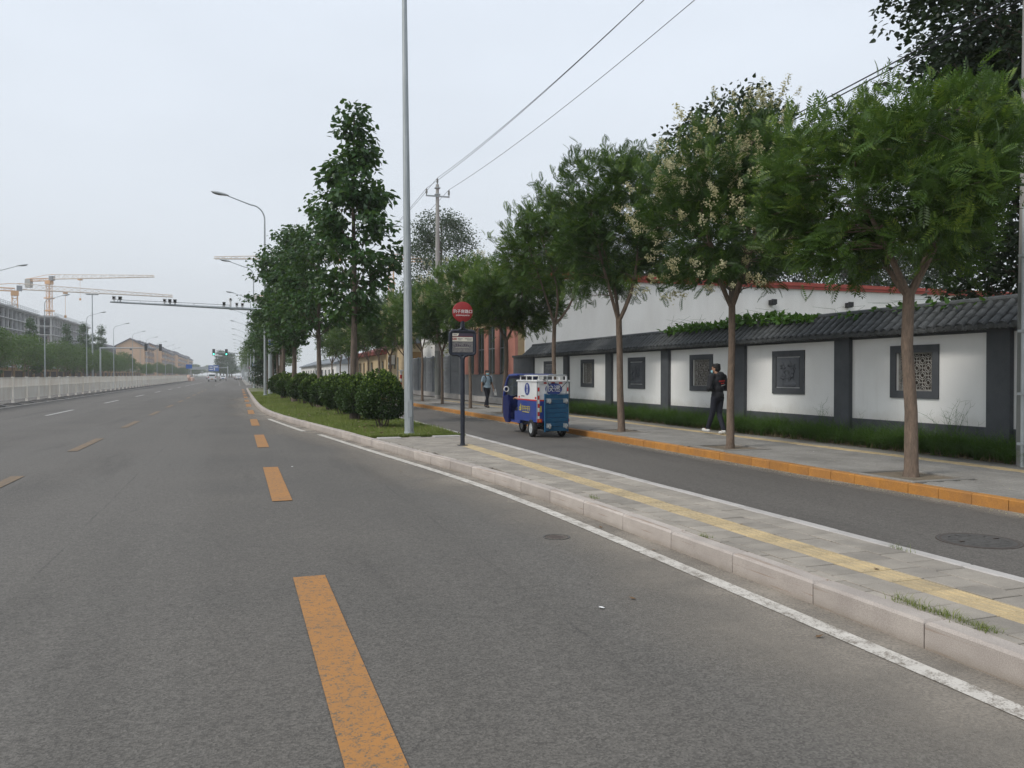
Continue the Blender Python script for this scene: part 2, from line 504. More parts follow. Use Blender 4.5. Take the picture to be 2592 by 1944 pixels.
def glassmat():
    m, n, l, p = nodes_of('clear_glass')
    tr = n.new('ShaderNodeBsdfTransparent'); tr.inputs[0].default_value = (.80, .85, .85, 1)
    gl = n.new('ShaderNodeBsdfGlossy'); gl.inputs['Roughness'].default_value = .05
    mx = n.new('ShaderNodeMixShader'); mx.inputs[0].default_value = .12
    l.new(tr.outputs[0], mx.inputs[1]); l.new(gl.outputs[0], mx.inputs[2]); l.new(mx.outputs[0], n['Material Output'].inputs[0])
    MATS['clear_glass'] = m
glassmat()
mat('skin', (.42, .24, .16), .55)
mat('hair', (.012, .011, .011), .6)
mat('cloth_black', (.016, .017, .02), .85, col2=(.024, .025, .03), vs=20)
mat('cloth_navy', (.016, .018, .028), .85)
mat('shirt_blue', (.36, .47, .55), .85, col2=(.32, .42, .5), vs=12)
mat('mask_blue', (.32, .58, .66), .8)
mat('shoe_white', (.66, .66, .64), .6)
mat('car_white', (.7, .71, .72), .3, spec=.6)
mat('car_silver', (.45, .47, .48), .3, .3)
mat('fence_white', (.74, .715, .66), .6, col2=(.64, .58, .50), vs=1.6, stretch=(1, 1, .3))
mat('fence_base', (.15, .15, .15), .85, col2=(.2, .19, .18), vs=6)
mat('crane_yellow', (.60, .33, .14), .6)
mat('crane_white', (.64, .54, .44), .6)
mat('far_wall', (.60, .41, .27), .85, col2=(.54, .37, .25), vs=.2)
mat('far_brick', (.29, .22, .20), .85, col2=(.25, .20, .18), vs=.3)
mat('far_roof', (.15, .15, .165), .8)
mat('iron', (.085, .081, .076), .8, col2=(.07, .067, .063), vs=20, fine=(90, .2))
mat('raw_concrete', (.44, .435, .43), .9, col2=(.37, .37, .375), vs=.4)
mat('core_concrete', (.075, .08, .09), .9)
mat('market_orange', (.36, .24, .13), .8, col2=(.30, .20, .11), vs=.5)
mat('market_dark', (.075, .058, .05), .8)
mat('crash_pink', (.60, .44, .37), .7)
def emit(name, col, s):
    m, n, l, p = nodes_of(name)
    p.inputs['Base Color'].default_value = (*col, 1); p.inputs['Emission Color'].default_value = (*col, 1); p.inputs['Emission Strength'].default_value = s
    M[name] = m
emit('signal_green', (.1, .9, .62), 2.2)
def dustmat():
    """road dust lying along the kerb: thin, patchy, thicker towards the kerb (uv.x = 1)"""
    m, n, l, p = nodes_of('dust')
    w = pos_of(n, l)
    uv = n.new('ShaderNodeUVMap').outputs[0]
    sx = n.new('ShaderNodeSeparateXYZ'); l.new(uv, sx.inputs[0])
    f = math_(n, l, 'MULTIPLY', sx.outputs[0], rng_(n, l, noise(n, l, 1.1, 6, w, .65), .25, .7, .28, 1.2))
    f = math_(n, l, 'MULTIPLY', f, rng_(n, l, noise(n, l, 60, 3, w), .3, .7, .6, 1.1))
    l.new(mixc(n, l, noise(n, l, 5, 4, w), (.36, .32, .27), (.29, .26, .22)), p.inputs['Base Color'])
    p.inputs['Roughness'].default_value = .95; p.inputs['Specular IOR Level'].default_value = .1
    fm = n.new('ShaderNodeClamp'); l.new(f, fm.inputs[0]); fm.inputs[2].default_value = .9
    l.new(fm.outputs[0], p.inputs['Alpha'])
    M['dust'] = m
dustmat()
# ================================================================ GROUND, ROADS, KERBS
def struct(name, mb, m, **kw):
    o = ob(name, mb, m, **kw); o['kind'] = 'structure'; return o
def sheet(name, poly, z, m):
    me = bpy.data.meshes.new(name); me.from_pydata([(x, y, z) for x, y in poly], [], [list(range(len(poly)))]); me.materials.append(m)
    o = link(name, me); o['kind'] = 'structure'; return o
sheet('ground', [(-3000, -400), (3000, -400), (3000, 4000), (-3000, 4000)], -.03, M['ground'])
main_road = sheet('main_road', [(-27, -20), (5.2, -20), (5.2, 900), (-27, 900)], 0, M['asphalt'])
side_road = sheet('side_road', [(5.2, -20), (8.9, -20), (8.9, 96.2), (5.2, 96.2)], .003, M['asphalt_side'])
cross_road = sheet('cross_road', [(5.2, 96.2), (160, 96.2), (160, 118), (5.2, 118)], .001, M['asphalt_side'])
cross_road['kind'] = 'structure'

KS = [-12, 4, 7, 9, 11, 13.2, 15, 17.2, 21.7, 25, 30, 34, 37, 41, 48, 70, 94]
KT = [3.83, 3.83, 3.80, 3.76, 3.65, 3.43, 3.20, 2.93, 2.42, 2.00, 1.43, 1.12, .99, .90, .86, .86, .9]
def kt(s):
    return float(np.mean([np.interp(s + d, KS, KT) for d in (-.9, -.45, 0, .45, .9)]))
ISL = 5.36            # right edge of the island
KH = .165
GRASS0 = 18.6

def strip_mesh(name, s0, s1, fl, fr, z, m, n=120, uv=False, grade=None):
    ss = np.linspace(s0, s1, n)
    V = []
    for s in ss:
        V += [(fl(s), s, z), (fr(s), s, z)]
    F = [(2*i, 2*i+1, 2*i+3, 2*i+2) for i in range(n-1)]
    me = np_mesh(name, V, np.array(F), m)
    if uv:
        u = me.uv_layers.new(name='UVMap')
        for p in me.polygons:
            for li in p.loop_indices:
                vi = me.loops[li].vertex_index
                u.data[li].uv = (float(vi % 2), V[vi][1])
    return me

# island body: paved bed towards the camera, soil bed beyond
isl = link('traffic_island', strip_mesh('traffic_island', -12, GRASS0, lambda s: kt(s)+.12, lambda s: ISL-.08, .135, M['joint']), kind='structure')
soil = link('lawn', strip_mesh('lawn', GRASS0, 95.4, lambda s: kt(s)+.12, lambda s: ISL-.08, .135, M['turf']), kind='structure')
# kerb stones of the island, each its own block
def kerb_block(name, L, w, h, m, ch=.018):
    mb = MB(); mb.cham(0, w, .004, L-.004, -.05, h, ch); return mb.mesh(name, m)
KL = .955
stone_me = kerb_block('kerb_stone', KL, .165, KH, M['granite'])
s = -4.0
rr = random.Random(4)
far_kerb = MB()
while s < 93:
    a, b = kt(s), kt(s+KL)
    if s < 62:
        link('kerb_stone', stone_me, isl, (a, s, rr.uniform(-.004, .004)), (rr.uniform(-.004, .004), rr.uniform(-.008, .008), -math.atan2(b-a, KL)))
    else:
        far_kerb.cham(a, a+.165, s+.004, s+KL-.004, -.05, KH, .018)
    s += KL
# rounded far nose of the island
cxn = (kt(93)+ISL)/2; rn = (ISL-kt(93))/2
for k in range(12):
    a0, a1 = PI - PI*k/12, PI - PI*(k+1)/12
    p = [(cxn+rn*math.cos(a), 93.5+.9*rn*math.sin(a)) for a in (a0, a1)] + [(cxn+(rn-.16)*math.cos(a), 93.5+.9*(rn-.16)*math.sin(a)) for a in (a1, a0)]
    far_kerb.prism(p, -.05, KH, 'z')
fk = ob('far_kerb_stones', far_kerb, M['granite'], isl); fk['kind'] = 'stuff'
edge_me = kerb_block('edge_stone', .72, .12, .16, M['granite_pale'], .01)
s = -4.0; fe = MB()
while s < 93:
    if s < 40: link('edge_stone', edge_me, isl, (ISL-.12, s, rr.uniform(-.003, .003)), (0, 0, rr.uniform(-.006, .006)))
    else: fe.cham(ISL-.12, ISL, s+.004, s+.716, -.05, .16, .01)
    s += .72
o = ob('far_edge_stones', fe, M['granite_pale'], isl); o['kind'] = 'stuff'
# paving slabs, with the yellow guiding strip
cols = [2.41, 2.69, 2.97, 3.25, 3.53, 3.81, 4.09, 4.37, 4.65, 4.93, 5.225]
slab = {}
def slab_me(w, kind):
    k = (round(w, 2), kind)
    if k not in slab:
        mb = MB()
        if kind == 'paving_slab':
            mb.cham(.006, w-.006, .006, .274, .13, .1585, .004)
        else:
            mb.cham(.003, w-.003, .003, .277, .13, .158, .004)
            for i in range(4):      # raised guiding bars
                x = w*(i+.5)/4
                mb.cham(x-.014, x+.014, .02, .26, .1575, .1625, .003)
        slab[k] = mb.mesh(kind, M['tactile'] if kind == 'tactile_slab' else M['paver'])
    return slab[k]
far_s, far_t = MB(), MB()
ncount = 0
for j in range(-14, 60):
    y = 2.2 + .28*j
    if y > GRASS0-.3: break
    for i in range(len(cols)-1):
        x0, x1 = cols[i], cols[i+1]
        lo = max(kt(y), kt(y+.28)) + .17
        tact = abs(x0-4.37) < .01
        if x1 < lo+.07 or (tact and y > 16.2): 
            if not tact: continue
        if tact and y > 16.2: tact = False
        x0 = max(x0, lo)
        off = 0 if tact else (.14 if i % 2 else 0)
        yy = y + off
        if 2.2 <= y < 13.4:
            me = slab_me(x1-x0, 'tactile_slab' if tact else 'paving_slab')
            link('tactile_slab' if tact else 'paving_slab', me, isl, (x0, yy, rr.uniform(-.003, .003)), (rr.uniform(-.006, .006), rr.uniform(-.006, .006), rr.uniform(-.004, .004)))
            ncount += 1
        else:
            (far_t if tact else far_s).cham(x0+.0035, x1-.0035, yy+.0035, yy+.2765, .13, .158+rr.uniform(-.003, .003), .004)
o = ob('far_paving_slabs', far_s, M['paver'], isl); o['kind'] = 'stuff'
o = ob('far_tactile_slabs', far_t, M['tactile'], isl); o['kind'] = 'stuff'
# concrete footing slabs round the near lamp post, where lawn and paving meet
for (x0, x1, y0, y1) in ((3.02, 3.55, 18.0, 18.36), (3.6, 4.25, 18.75, 19.4), (4.35, 5.0, 18.2, 18.45)):
    mb = MB(); mb.cham(x0, x1, y0, y1, .12, .185, .01); ob('footing_slab', mb, M['granite_pale'], isl)

# pavement along the decorated wall
SW0, SW1 = 8.64, 13.0
mb = MB(); mb.box(SW0+.1, 14.0, -12, 95, -.1, .13)
pave = struct('pavement', mb, M['joint'])
ok_me = kerb_block('orange_kerb_stone', .5, .15, .145, M['orange_kerb'], .012)
s = -3.0; fo = MB()
while s < 95:
    if s < 62: link('orange_kerb_stone', ok_me, pave, (SW0, s, rr.uniform(-.004, .004)), (0, 0, rr.uniform(-.006, .006)))
    else: fo.cham(SW0, SW0+.15, s+.004, s+.496, -.05, .145, .012)
    s += .5
o = ob('far_kerb_stones', fo, M['orange_kerb'], pave); o['kind'] = 'stuff'
TREES_S = [9.08, 13.8, 18.8, 24.2, 29.3, 34.0, 39.3, 43.9, 48.7, 53.5, 58.4, 63.4, 69, 75, 82, 89]
TREES_T = [9.28, 9.42, 9.5, 9.75, 9.8, 9.75, 9.8, 9.8, 9.8, 9.75, 9.8, 9.8, 9.8, 9.8, 9.8, 9.8]
def in_pit(x, y):
    return any(abs(x-t_) < .56 and abs(y-s_) < .62 for t_, s_ in zip(TREES_T, TREES_S))
ft, fp = MB(), MB()
nt = 0
tw = MB(); tw.cham(.003, .297, .003, .297, .12, .15, .004)
for i in range(4):
    x = .3*(i+.5)/4; tw.cham(x-.014, x+.014, .02, .28, .1495, .1545, .003)
tact_me = tw.mesh('tactile_slab', M['tactile'])
for j in range(-14, 150):
    y = .3*j
    for i in range(11):
        x = 8.795 + .3*i
        if i == 8:
            if 6 < y < 30: link('tactile_slab', tact_me, pave, (x, y, rr.uniform(-.003, .003)))
            elif y < 45: ft.cham(x+.003, x+.297, y+.003, y+.297, .12, .15, .004)
            continue
        if y > 45: continue
        for h in range(2):      # two half slabs
            xa = x + .15*h
            if in_pit(xa+.075, y+.15): continue
            off = .15 if h else 0
            fp.cham(xa+.003, xa+.147, y+off+.003, y+off+.297, .12, .149+rr.uniform(-.002, .002), .004)
o = ob('paving_slabs', fp, M['paver_walk'], pave); o['kind'] = 'stuff'
o = ob('far_tactile_slabs', ft, M['tactile'], pave); o['kind'] = 'stuff'
mb = MB(); mb.box(8.795, 12.1, 45.3, 94, .12, .148); ob('far_paving', mb, M['paver_walk'], pave)
# tree pits with low stone rims
rim = MB()
for (x0, x1, y0, y1) in ((-.55, .55, -.6, -.52), (-.55, .55, .52, .6), (-.55, -.47, -.52, .52), (.47, .55, -.52, .52)):
    rim.cham(x0, x1, y0, y1, .05, .165, .008)
rim_me = rim.mesh('tree_pit_rim', M['paver_walk'])
pitsoil = MB(); pitsoil.box(-.47, .47, -.52, .52, .05, .137)
psoil_me = pitsoil.mesh('tree_pit_soil', M['earth'])
for t_, s_ in zip(TREES_T[:10], TREES_S[:10]):
    link('tree_pit_rim', rim_me, pave, (t_, s_, 0)); link('tree_pit_soil', psoil_me, pave, (t_, s_, .001))
# soil bed below the wall
mb = MB(); mb.box(12.1, 13.0, -12, 35.2, .0, .17); ob('planting_bed', mb, M['earth'], pave)

# far pavements: beyond the crossing, and over the opposite carriageway
for nm, x0, x1, y0, y1 in (('far_island', 1.2, 5.4, 120, 420), ('far_pavement', 8.7, 16, 118, 420), ('opposite_pavement', -38, -27.4, 40, 900)):
    mb = MB(); mb.cham(x0, x1, y0, y1, -.1, .15, .02); struct(nm, mb, M['paver_walk'])

# dust along the kerb and painted markings, each a thin sheet above the asphalt
link('kerb_dust', strip_mesh('kerb_dust', -4, 60, lambda s: kt(s)-1.35-.25*math.sin(s*.6)-.1*math.sin(s*1.7), lambda s: kt(s)+.004, .004, M['dust'], 160, True), kind='structure')
link('kerb_dust', strip_mesh('side_kerb_dust', -4, 60, lambda s: SW0-.45, lambda s: SW0+.004, .007, M['dust'], 60, True), kind='structure')
link('kerb_dust', strip_mesh('island_edge_dust', -4, 60, lambda s: ISL+.3, lambda s: ISL-.004, .0072, M['dust'], 60, True), kind='structure')
def mark(x0, x1, y0, y1, m, name='lane_dash', z=.008):
    return link(name, strip_mesh(name, y0, y1, lambda s: x0, lambda s: x1, z, M[m], 2), main_road)
for k in range(-1, 12):
    y = 2.6 + 8.0*k
    mark(.41, .66, y, y+3.95, 'yellow_paint')
for k in range(-1, 12):
    y = 2.95 + 8.0*k
    mark(-3.42, -3.22, y, y+3.6, 'faded_yellow_paint')
for k in range(-1, 12):
    y = 6.5 + 14.7*k
    mark(-7.28, -7.13, y, y+5.6, 'faded_white_paint')
for k in range(12):
    y = 130 + 15*k
    mark(-7.28, -7.13, y, y+6, 'faded_white_paint'); mark(-3.4, -3.25, y+3, y+9, 'faded_white_paint'); mark(.2, .35, y, y+6, 'faded_white_paint')
link('edge_line', strip_mesh('edge_line', -4, 22.1, lambda s: kt(s)-.36, lambda s: kt(s)-.22, .0085, M['white_paint'], 90), main_road)
link('edge_line', strip_mesh('edge_line', 23.5, 30.6, lambda s: kt(s)-.38+.1*(s-23.5)/7-.1, lambda s: kt(s)-.24+.1*(s-23.5)/7-.1, .0085, M['white_paint'], 30), main_road)
def fx(s): return -11.35 - (s-34)*.0052       # foot line of the white railing
link('edge_line', strip_mesh('edge_line', -10, 232, lambda s: fx(s)+.42, lambda s: fx(s)+.6, .008, M['white_paint'], 10), main_road)
mark(5.5, 5.58, 20, 80, 'faded_white_paint', 'edge_line', .009)
# ---------------------------------------------------------------- manhole cover
mh = thing('manhole_cover', 'round cast iron manhole cover in the narrow side road', 'manhole cover', (6.82, 5.84, .003))
mb = MB(); mb.lathe([(.37, -.01), (.37, .0045), (.342, .0045), (.342, -.01)], n=40, cap=False); ob('frame', mb, M['iron'], mh)
mb = MB(); mb.lathe([(.338, -.01), (.338, .0055), (0.001, .0055)], n=40)
for rr_ in (.10, .19, .28):
    mb.lathe([(rr_, .0065), (rr_-.004, .0095), (rr_-.016, .0095), (rr_-.02, .0065)], n=32, cap=False)
for k in range(12):
    a = 2*PI*k/12; mb.add([(r_*math.cos(a+d), r_*math.sin(a+d), .0125) for r_, d in ((.2, -.03), (.27, -.025), (.27, .025), (.2, .03))], [(0, 1, 2, 3)])
ob('lid', mb, M['iron'], mh)
mb = MB(); mb.lathe([(.342, .0), (.342, .0062), (.328, .0062), (.328, .0)], n=48, cap=False); mb.lathe([(.374, 0), (.374, .0052), (.366, .0052), (.366, 0)], n=48, cap=False); ob('groove_ring', mb, M['market_dark'], mh)  # dark rings paint in the shaded grooves round lid and frame
for sx in (-.22, .22):
    mb = MB(); mb.box(sx-.03, sx+.03, -.012, .012, .011, .014); ob('lifting_slot', mb, M['market_dark'], mh)

vc = thing('valve_cover', 'small round dark valve cover in the main road short of the kerb', 'valve cover', (3.0, 7.35, .004))
mb = MB(); mb.lathe([(.135, -.01), (.135, .003), (.12, .003), (.12, -.004)], n=24, cap=False); ob('frame', mb, M['iron'], vc)
mb = MB(); mb.lathe([(.115, -.01), (.115, -.001), (.04, .001), (.001, .001)], n=24); ob('lid', mb, M['market_dark'], vc)

# ================================================================ DECORATED BOUNDARY WALL
WT = 13.0
wall = thing('boundary_wall', 'long white courtyard wall with grey pillars, carved windows and a dark tiled roof', 'wall', (WT, 18.6, .13))
OX, OY, OZ = WT, 18.6, .13
def W(mb):      # world to the wall's own coordinates
    mb.v = [(x-OX, y-OY, z-OZ) for x, y, z in mb.v]; return mb
PS = [2.75, 6.7, 10.68, 14.6, 18.5, 22.5, 26.6, 30.65, 34.75]
for p in PS:
    mb = MB(); mb.box(WT-.10, WT+.26, p-.235, p+.235, .13, 2.46)
    ob('pillar', W(mb), M['wall_grey'], wall)
mb = MB(); mb.box(WT-.02, WT+.24, PS[0], PS[-1], .13, .66); ob('plinth', W(mb), M['wall_grey'], wall)
mb = MB(); mb.box(WT-.03, WT+.25, PS[0], PS[-1], 2.40, 2.50); ob('beam', W(mb), M['wall_grey'], wall)
def lattice_mesh(w, h):
    """carved screen: octagons on a staggered grid joined by short bars"""
    mb = MB(); nx, nz_ = 6, 5
    cx, cz = w/nx, h/nz_
    def bar(a, b, r=.011):
        mb.tube([(0, a[0], a[1]), (0, b[0], b[1])], r, 4)
    for i in range(nx+1):
        for k in range(nz_+1):
            if (i+k) % 2: continue
            x, z = i*cx, k*cz
            def cl(q): return (min(max(q[0], 0), w), min(max(q[1], 0), h))
            ring = [(x+.34*cx*math.cos(PI/8+q*PI/4), z+.34*cz*math.sin(PI/8+q*PI/4)) for q in range(8)]
            for q in range(8):
                a, b = cl(ring[q]), cl(ring[(q+1) % 8])
                if abs(a[0]-b[0])+abs(a[1]-b[1]) > .01: bar(a, b)
            ring2 = [(x+.62*cx*math.cos(q*PI/4), z+.62*cz*math.sin(q*PI/4)) for q in range(8)]
            for q in range(8):
                a, b = cl(ring2[q]), cl(ring2[(q+1) % 8])
                if abs(a[0]-b[0])+abs(a[1]-b[1]) > .01: bar(a, b)
            for q in range(4):
                a = cl((x+.62*cx*math.cos(q*PI/2), z+.62*cz*math.sin(q*PI/2))); b = cl((x+cx*math.cos(q*PI/2), z+cz*math.sin(q*PI/2)))
                if abs(a[0]-b[0])+abs(a[1]-b[1]) > .01: bar(a, b)
            for q in range(4):
                a = cl((x+.34*cx*math.cos(q*PI/2), z+.34*cz*math.sin(q*PI/2))); b = cl((x+.62*cx*math.cos(q*PI/2), z+.62*cz*math.sin(q*PI/2)))
                if abs(a[0]-b[0])+abs(a[1]-b[1]) > .01: bar(a, b, .009)
    mb.box(-.02, .02, -.04, 0, -.04, h+.04); mb.box(-.02, .02, w, w+.04, -.04, h+.04)
    mb.box(-.019, .019, 0, w, -.04, 0); mb.box(-.019, .019, 0, w, h, h+.04)
    return mb.mesh('lattice', M['lattice'])
LW, LH = .86, .74
lat_me = lattice_mesh(LW, LH)
def relief_mesh(seed):
    """bamboo in low relief: jointed stems, drooping leaves, a rock at the foot"""
    r = random.Random(seed); mb = MB()
    w, h = .86, .74
    mb.box(.0, .03, 0, w, 0, h)
    for k in range(4):
        y = w*(.25+.16*k)+r.uniform(-.03, .03); yy = y+r.uniform(-.1, .1); top = h*r.uniform(.7, .93)
        for q in range(6):
            a, b = q/6, (q+.92)/6
            mb.cyl((-.004, y+(yy-y)*a, .05+(top-.05)*a), (-.004, y+(yy-y)*b, .05+(top-.05)*b), .012, .011, 6)
        for q in range(9):
            f = r.uniform(.35, 1); bx, bz = y+(yy-y)*f, .05+(top-.05)*f
            for u in range(3):
                a = -PI/2+r.uniform(-1.25, 1.25); L = r.uniform(.07, .14); d = (math.cos(a), math.sin(a)); nrm = (-d[1], d[0])
                pts = [(bx, bz), (bx+d[0]*L*.4+nrm[0]*.012, bz+d[1]*L*.4+nrm[1]*.012), (bx+d[0]*L, bz+d[1]*L), (bx+d[0]*L*.4-nrm[0]*.012, bz+d[1]*L*.4-nrm[1]*.012)]
                pts = [(min(max(p[0], .02), w-.02), min(max(p[1], .02), h-.02)) for p in pts]
                mb.prism(pts, -.016-r.uniform(0, .01), .001, 'x')
    mb.ell((.0, w*.3, .08), (.03, .16, .08), 8, 6); mb.ell((.0, w*.55, .06), (.028, .12, .06), 8, 6)
    return mb.mesh('carving', M['relief'])
win_i = 0
for b in range(len(PS)-1):
    y0, y1 = PS[b]+.235, PS[b+1]-.235
    c = (y0+y1)/2; ww, wh = 1.22, 1.08; z0 = 1.145
    hole = (b % 2 == 0)
    mb = MB()
    if hole:
        a, e = c-LW/2-.02, c+LW/2+.02; zb, zt = z0+.15, z0+wh-.15
        mb.box(WT, WT+.22, y0, a, .66, 2.40); mb.box(WT, WT+.22, e, y1, .66, 2.40)
        mb.box(WT, WT+.22, a, e, .66, zb); mb.box(WT, WT+.22, a, e, zt, 2.40)
    else:
        mb.box(WT, WT+.22, y0, y1, .66, 2.40)
    ob('wall_panel', W(mb), M['plaster'], wall)
    mb = MB(); fw = .15; f0 = WT-.035
    mb.box(f0, WT+.05, c-ww/2, c-ww/2+fw, z0, z0+wh); mb.box(f0, WT+.05, c+ww/2-fw, c+ww/2, z0, z0+wh)
    mb.box(f0, WT+.05, c-ww/2+fw, c+ww/2-fw, z0, z0+fw); mb.box(f0, WT+.05, c-ww/2+fw, c+ww/2-fw, z0+wh-fw, z0+wh)
    fr = ob('lattice_window' if hole else 'carved_panel', W(mb), M['wall_grey'], wall)
    lo = (WT-OX+(.06 if hole else -.025), c-LW/2-OY, z0+(wh-LH)/2-OZ)
    if hole:
        link('lattice', lat_me, fr, lo)
        mb = MB(); mb.box(WT+.16, WT+.2, c-.5, c+.5, z0+.1, z0+wh-.1); ob('shade_board', W(mb), M['market_dark'], fr)  # added dark board paints the shade behind the open lattice
    else:
        link('carving', relief_mesh(b), fr, lo)
# roof: a deck sloping to the pavement and back, a ridge, and rows of half-round tiles
EV, EZ, RT, RZ = WT-.40, 2.50, WT+.14, 2.95
mb = MB()
ya, yb = PS[0]-.3, PS[-1]+.35
mb.prism([(EV, EZ-.05), (EV, EZ), (RT, RZ), (RT+.5, EZ), (RT+.5, EZ-.05)], ya, yb, 'y')
ob('roof_deck', W(mb), M['tile_grey'], wall)
mb = MB(); mb.tube([(RT, ya, RZ+.045), (RT, yb, RZ+.045)], .075, 10); mb.box(RT-.05, RT+.05, ya+.01, yb-.01, RZ-.03, RZ+.06)
ob('ridge', W(mb), M['tile_grey'], wall)
mb = MB(); nseg = 3; rt = .078
dv = Vector((RT-EV, 0, RZ-EZ)); nv = Vector((-dv.z, 0, dv.x)).normalized()
for q in range(nseg):
    p0 = dv*(q/nseg) ; p1 = dv*((q+1.06)/nseg)
    vv = []
    for p, r_ in ((p0, rt), (p1, rt*.86)):
        for k in range(7):
            a = PI*k/6; vv.append(p + Vector((0, math.cos(a)*r_, 0)) + nv*math.sin(a)*r_)
    mb.add(vv, [(k, k+1, 8+k, 7+k) for k in range(6)])
mb.ell((-.005, 0, .012), (.02, .086, .086), 10, 6)                     # round end tile
mb.prism([(-.111, -.045), (-.055, -.075), (-.055, -.0), (-.111, 0)], -.012, .004, 'x')
mb.prism([(.111, -.045), (.055, -.075), (.055, -.0), (.111, 0)], -.012, .004, 'x')
tile_me = mb.mesh('roof_tile', M['tile_grey'], True)
k = 0; y = ya+.1
while y < yb-.05:
    link('roof_tile', tile_me, wall, (EV-OX-.01, y-OY, EZ-OZ+rr.uniform(-.006, .006)), (0, rr.uniform(-.012, .012), rr.uniform(-.03, .03)))
    y += .222
# grey gate pier that closes the wall's far end
gp = thing('gate_pier', 'dark grey gate block between the tiled wall and the pink house', 'wall', (13.1, 36.2, .13))
mb = MB(); mb.box(-.1, .5, -1.05, 1.35, 0, 2.35); ob('block', mb, M['wall_grey'], gp)
mb = MB(); mb.box(-.16, .56, -1.1, 1.38, 2.35, 2.45); ob('cap', mb, M['tile_grey'], gp)

# ================================================================ HOUSES BEHIND THE PAVEMENT
wh_ = thing('white_hall', 'large white gable wall with a red coping behind the tiled wall', 'building', (13.4, 37.6, 0))
mb = MB(); mb.box(0.25, 34, 0, 24, 0, 6.5); ob('wall', mb, M['plaster_old'], wh_)
mb = MB(); mb.box(.15, 34.1, -.12, 24.1, 6.5, 6.66, 0); mb.box(.1, 34.15, -.18, 24.15, 6.663, 6.86, 0); ob('red_coping', mb, M['coping_red'], wh_)
for x in (14.9, 20.2, 26.0):
    lm = MB(); lm.box(-.14, .14, -.3, .0, -.12, .16); lm.box(-.17, .17, -.36, -.3, -.08, .2)
    l_ = ob('wall_lamp', lm, M['black'], wh_, True); l_.location = (x, -.002, 5.65)

pk = thing('pink_house', 'two tone house front with salmon pink piers and tall dark windows', 'building', (13.2, 37.7, .13))
mb = MB(); mb.box(.1, 9, 0, 9.7, 0, 5.2); ob('wall', mb, M['tan'], pk)
mb = MB(); mb.box(0, .12, 0, 9.72, 0, 1.52); ob('grey_plinth', mb, M['grey_wall'], pk)
ys = [0, 1.35, 2.6, 3.35, 4.6, 5.35, 6.6, 7.35, 8.6, 9.7]
for i in range(0, len(ys)-1):
    if i % 2 == 0:
        mb = MB(); mb.box(-.05 if i else -.052, .1, ys[i], ys[i+1], 1.523, 4.2); ob('pink_pier', mb, M['pink'], pk)
    else:
        mb = MB(); mb.box(.02, .09, ys[i]+.06, ys[i+1]-.06, 1.58, 4.15); w_ = ob('window', mb, M['glass_dark'], pk)
        mb = MB(); mb.box(.0, .05, ys[i]+.01, ys[i]+.06, 1.53, 4.19); mb.box(0, .05, ys[i+1]-.06, ys[i+1]-.01, 1.53, 4.19)
        cy = (ys[i]+ys[i+1])/2; mb.box(0, .045, cy-.025, cy+.025, 1.53, 4.19); mb.box(.002, .043, ys[i]+.06, cy-.03, 2.9, 2.95); mb.box(.002, .043, cy+.03, ys[i+1]-.06, 2.9, 2.95)
        ob('window_frame', mb, M['roof_grey'], w_)
mb = MB(); mb.box(-.25, 9.1, -.0, 9.8, 5.2, 5.35); ob('roof_slab', mb, M['roof_grey'], pk)
mb = MB(); mb.box(-.35, .0, 0, 9.7, 0, .28); ob('step', mb, M['granite_pale'], pk)

sg = thing('ribbed_metal_wall', 'grey ribbed sheet metal hoarding between the pink and beige houses', 'wall', (13.0, 47.6, .13))
mb = MB(); mb.box(-.12, .12, 0, 14.6, 0, .3); ob('footing', mb, M['granite_pale'], sg)
for k in range(6):
    y0 = k*2.42; mb = MB()
    prof = [(.06, .3)]
    for q in range(26):
        z = .3+q*.095; prof += [(-.0, z+.012), (-.0, z+.06), (.035, z+.085)]
    prof += [(.06, 2.79)]
    mb.prism(prof, y0+.02, y0+2.40, 'y'); ob('metal_panel', mb, M['sheet_grey'], sg)
    mb = MB(); mb.box(-.045, .06, y0-.05, y0+.05, .3, 2.84); ob('post', mb, M['sheet_grey'], sg)

bb = thing('beige_house', 'beige rendered house with small brown windows and a sloped grey roof', 'building', (13.0, 65, .13))
mb = MB(); mb.box(0, 12, 0, 8, 0, 4.1); ob('wall', mb, M['beige'], bb)
for k in range(10):
    mb = MB(); mb.box(-.03, -.001, .02, 2.3, .1+k*.4, .475+k*.4); ob('stone_course', mb, M['beige'], bb)
mb = MB(); mb.box(.02, 12, -.06, -.001, 2.45, 3.4); ob('brown_band', mb, M['brown_band'], bb)
mb = MB(); mb.prism([(-.45, 4.1), (-.45, 4.42), (3.2, 5.1), (12.2, 5.1), (12.2, 4.1)], -.35, 8.3, 'y'); ob('roof', mb, M['roof_grey'], bb)
mb = MB(); mb.box(-.1, -.0, 2.5, 2.75, .9, 3.0); ob('downpipe_cover', mb, M['concrete_dark'], bb)
ac = thing('air_conditioner', 'white air conditioner unit hung on the beige house wall', 'air conditioner', (12.6, 69.5, 2.55))
mb = MB(); mb.box(0, .32, -.75, .75, 0, .8); ob('casing', mb, M['white'], ac)
for y in (-.36, .36):
    mb = MB(); mb.lathe([(.28, -.015), (.28, 0), (.05, 0)], (0, y, .4), 'x', 16); ob('fan_grille', mb, M['black'], ac)
mb = MB(); mb.box(-.02, .39, -.7, .7, -.08, -.002); ob('bracket', mb, M['concrete_dark'], ac)
for k, y in enumerate((3.9, 5.6, 6.8)):
    mb = MB(); mb.box(-.02, .03, y, y+.6, 2.0, 3.0); w_ = ob('window', mb, M['brown_band'], bb)
    mb = MB(); mb.box(-.04, -.021, y+.06, y+.54, 2.06, 2.94); ob('pane', mb, M['glass_dark'], w_)
b2 = thing('beige_annex', 'lower beige annex with a dark red sloping roof edge', 'building', (12.9, 73.05, .13))
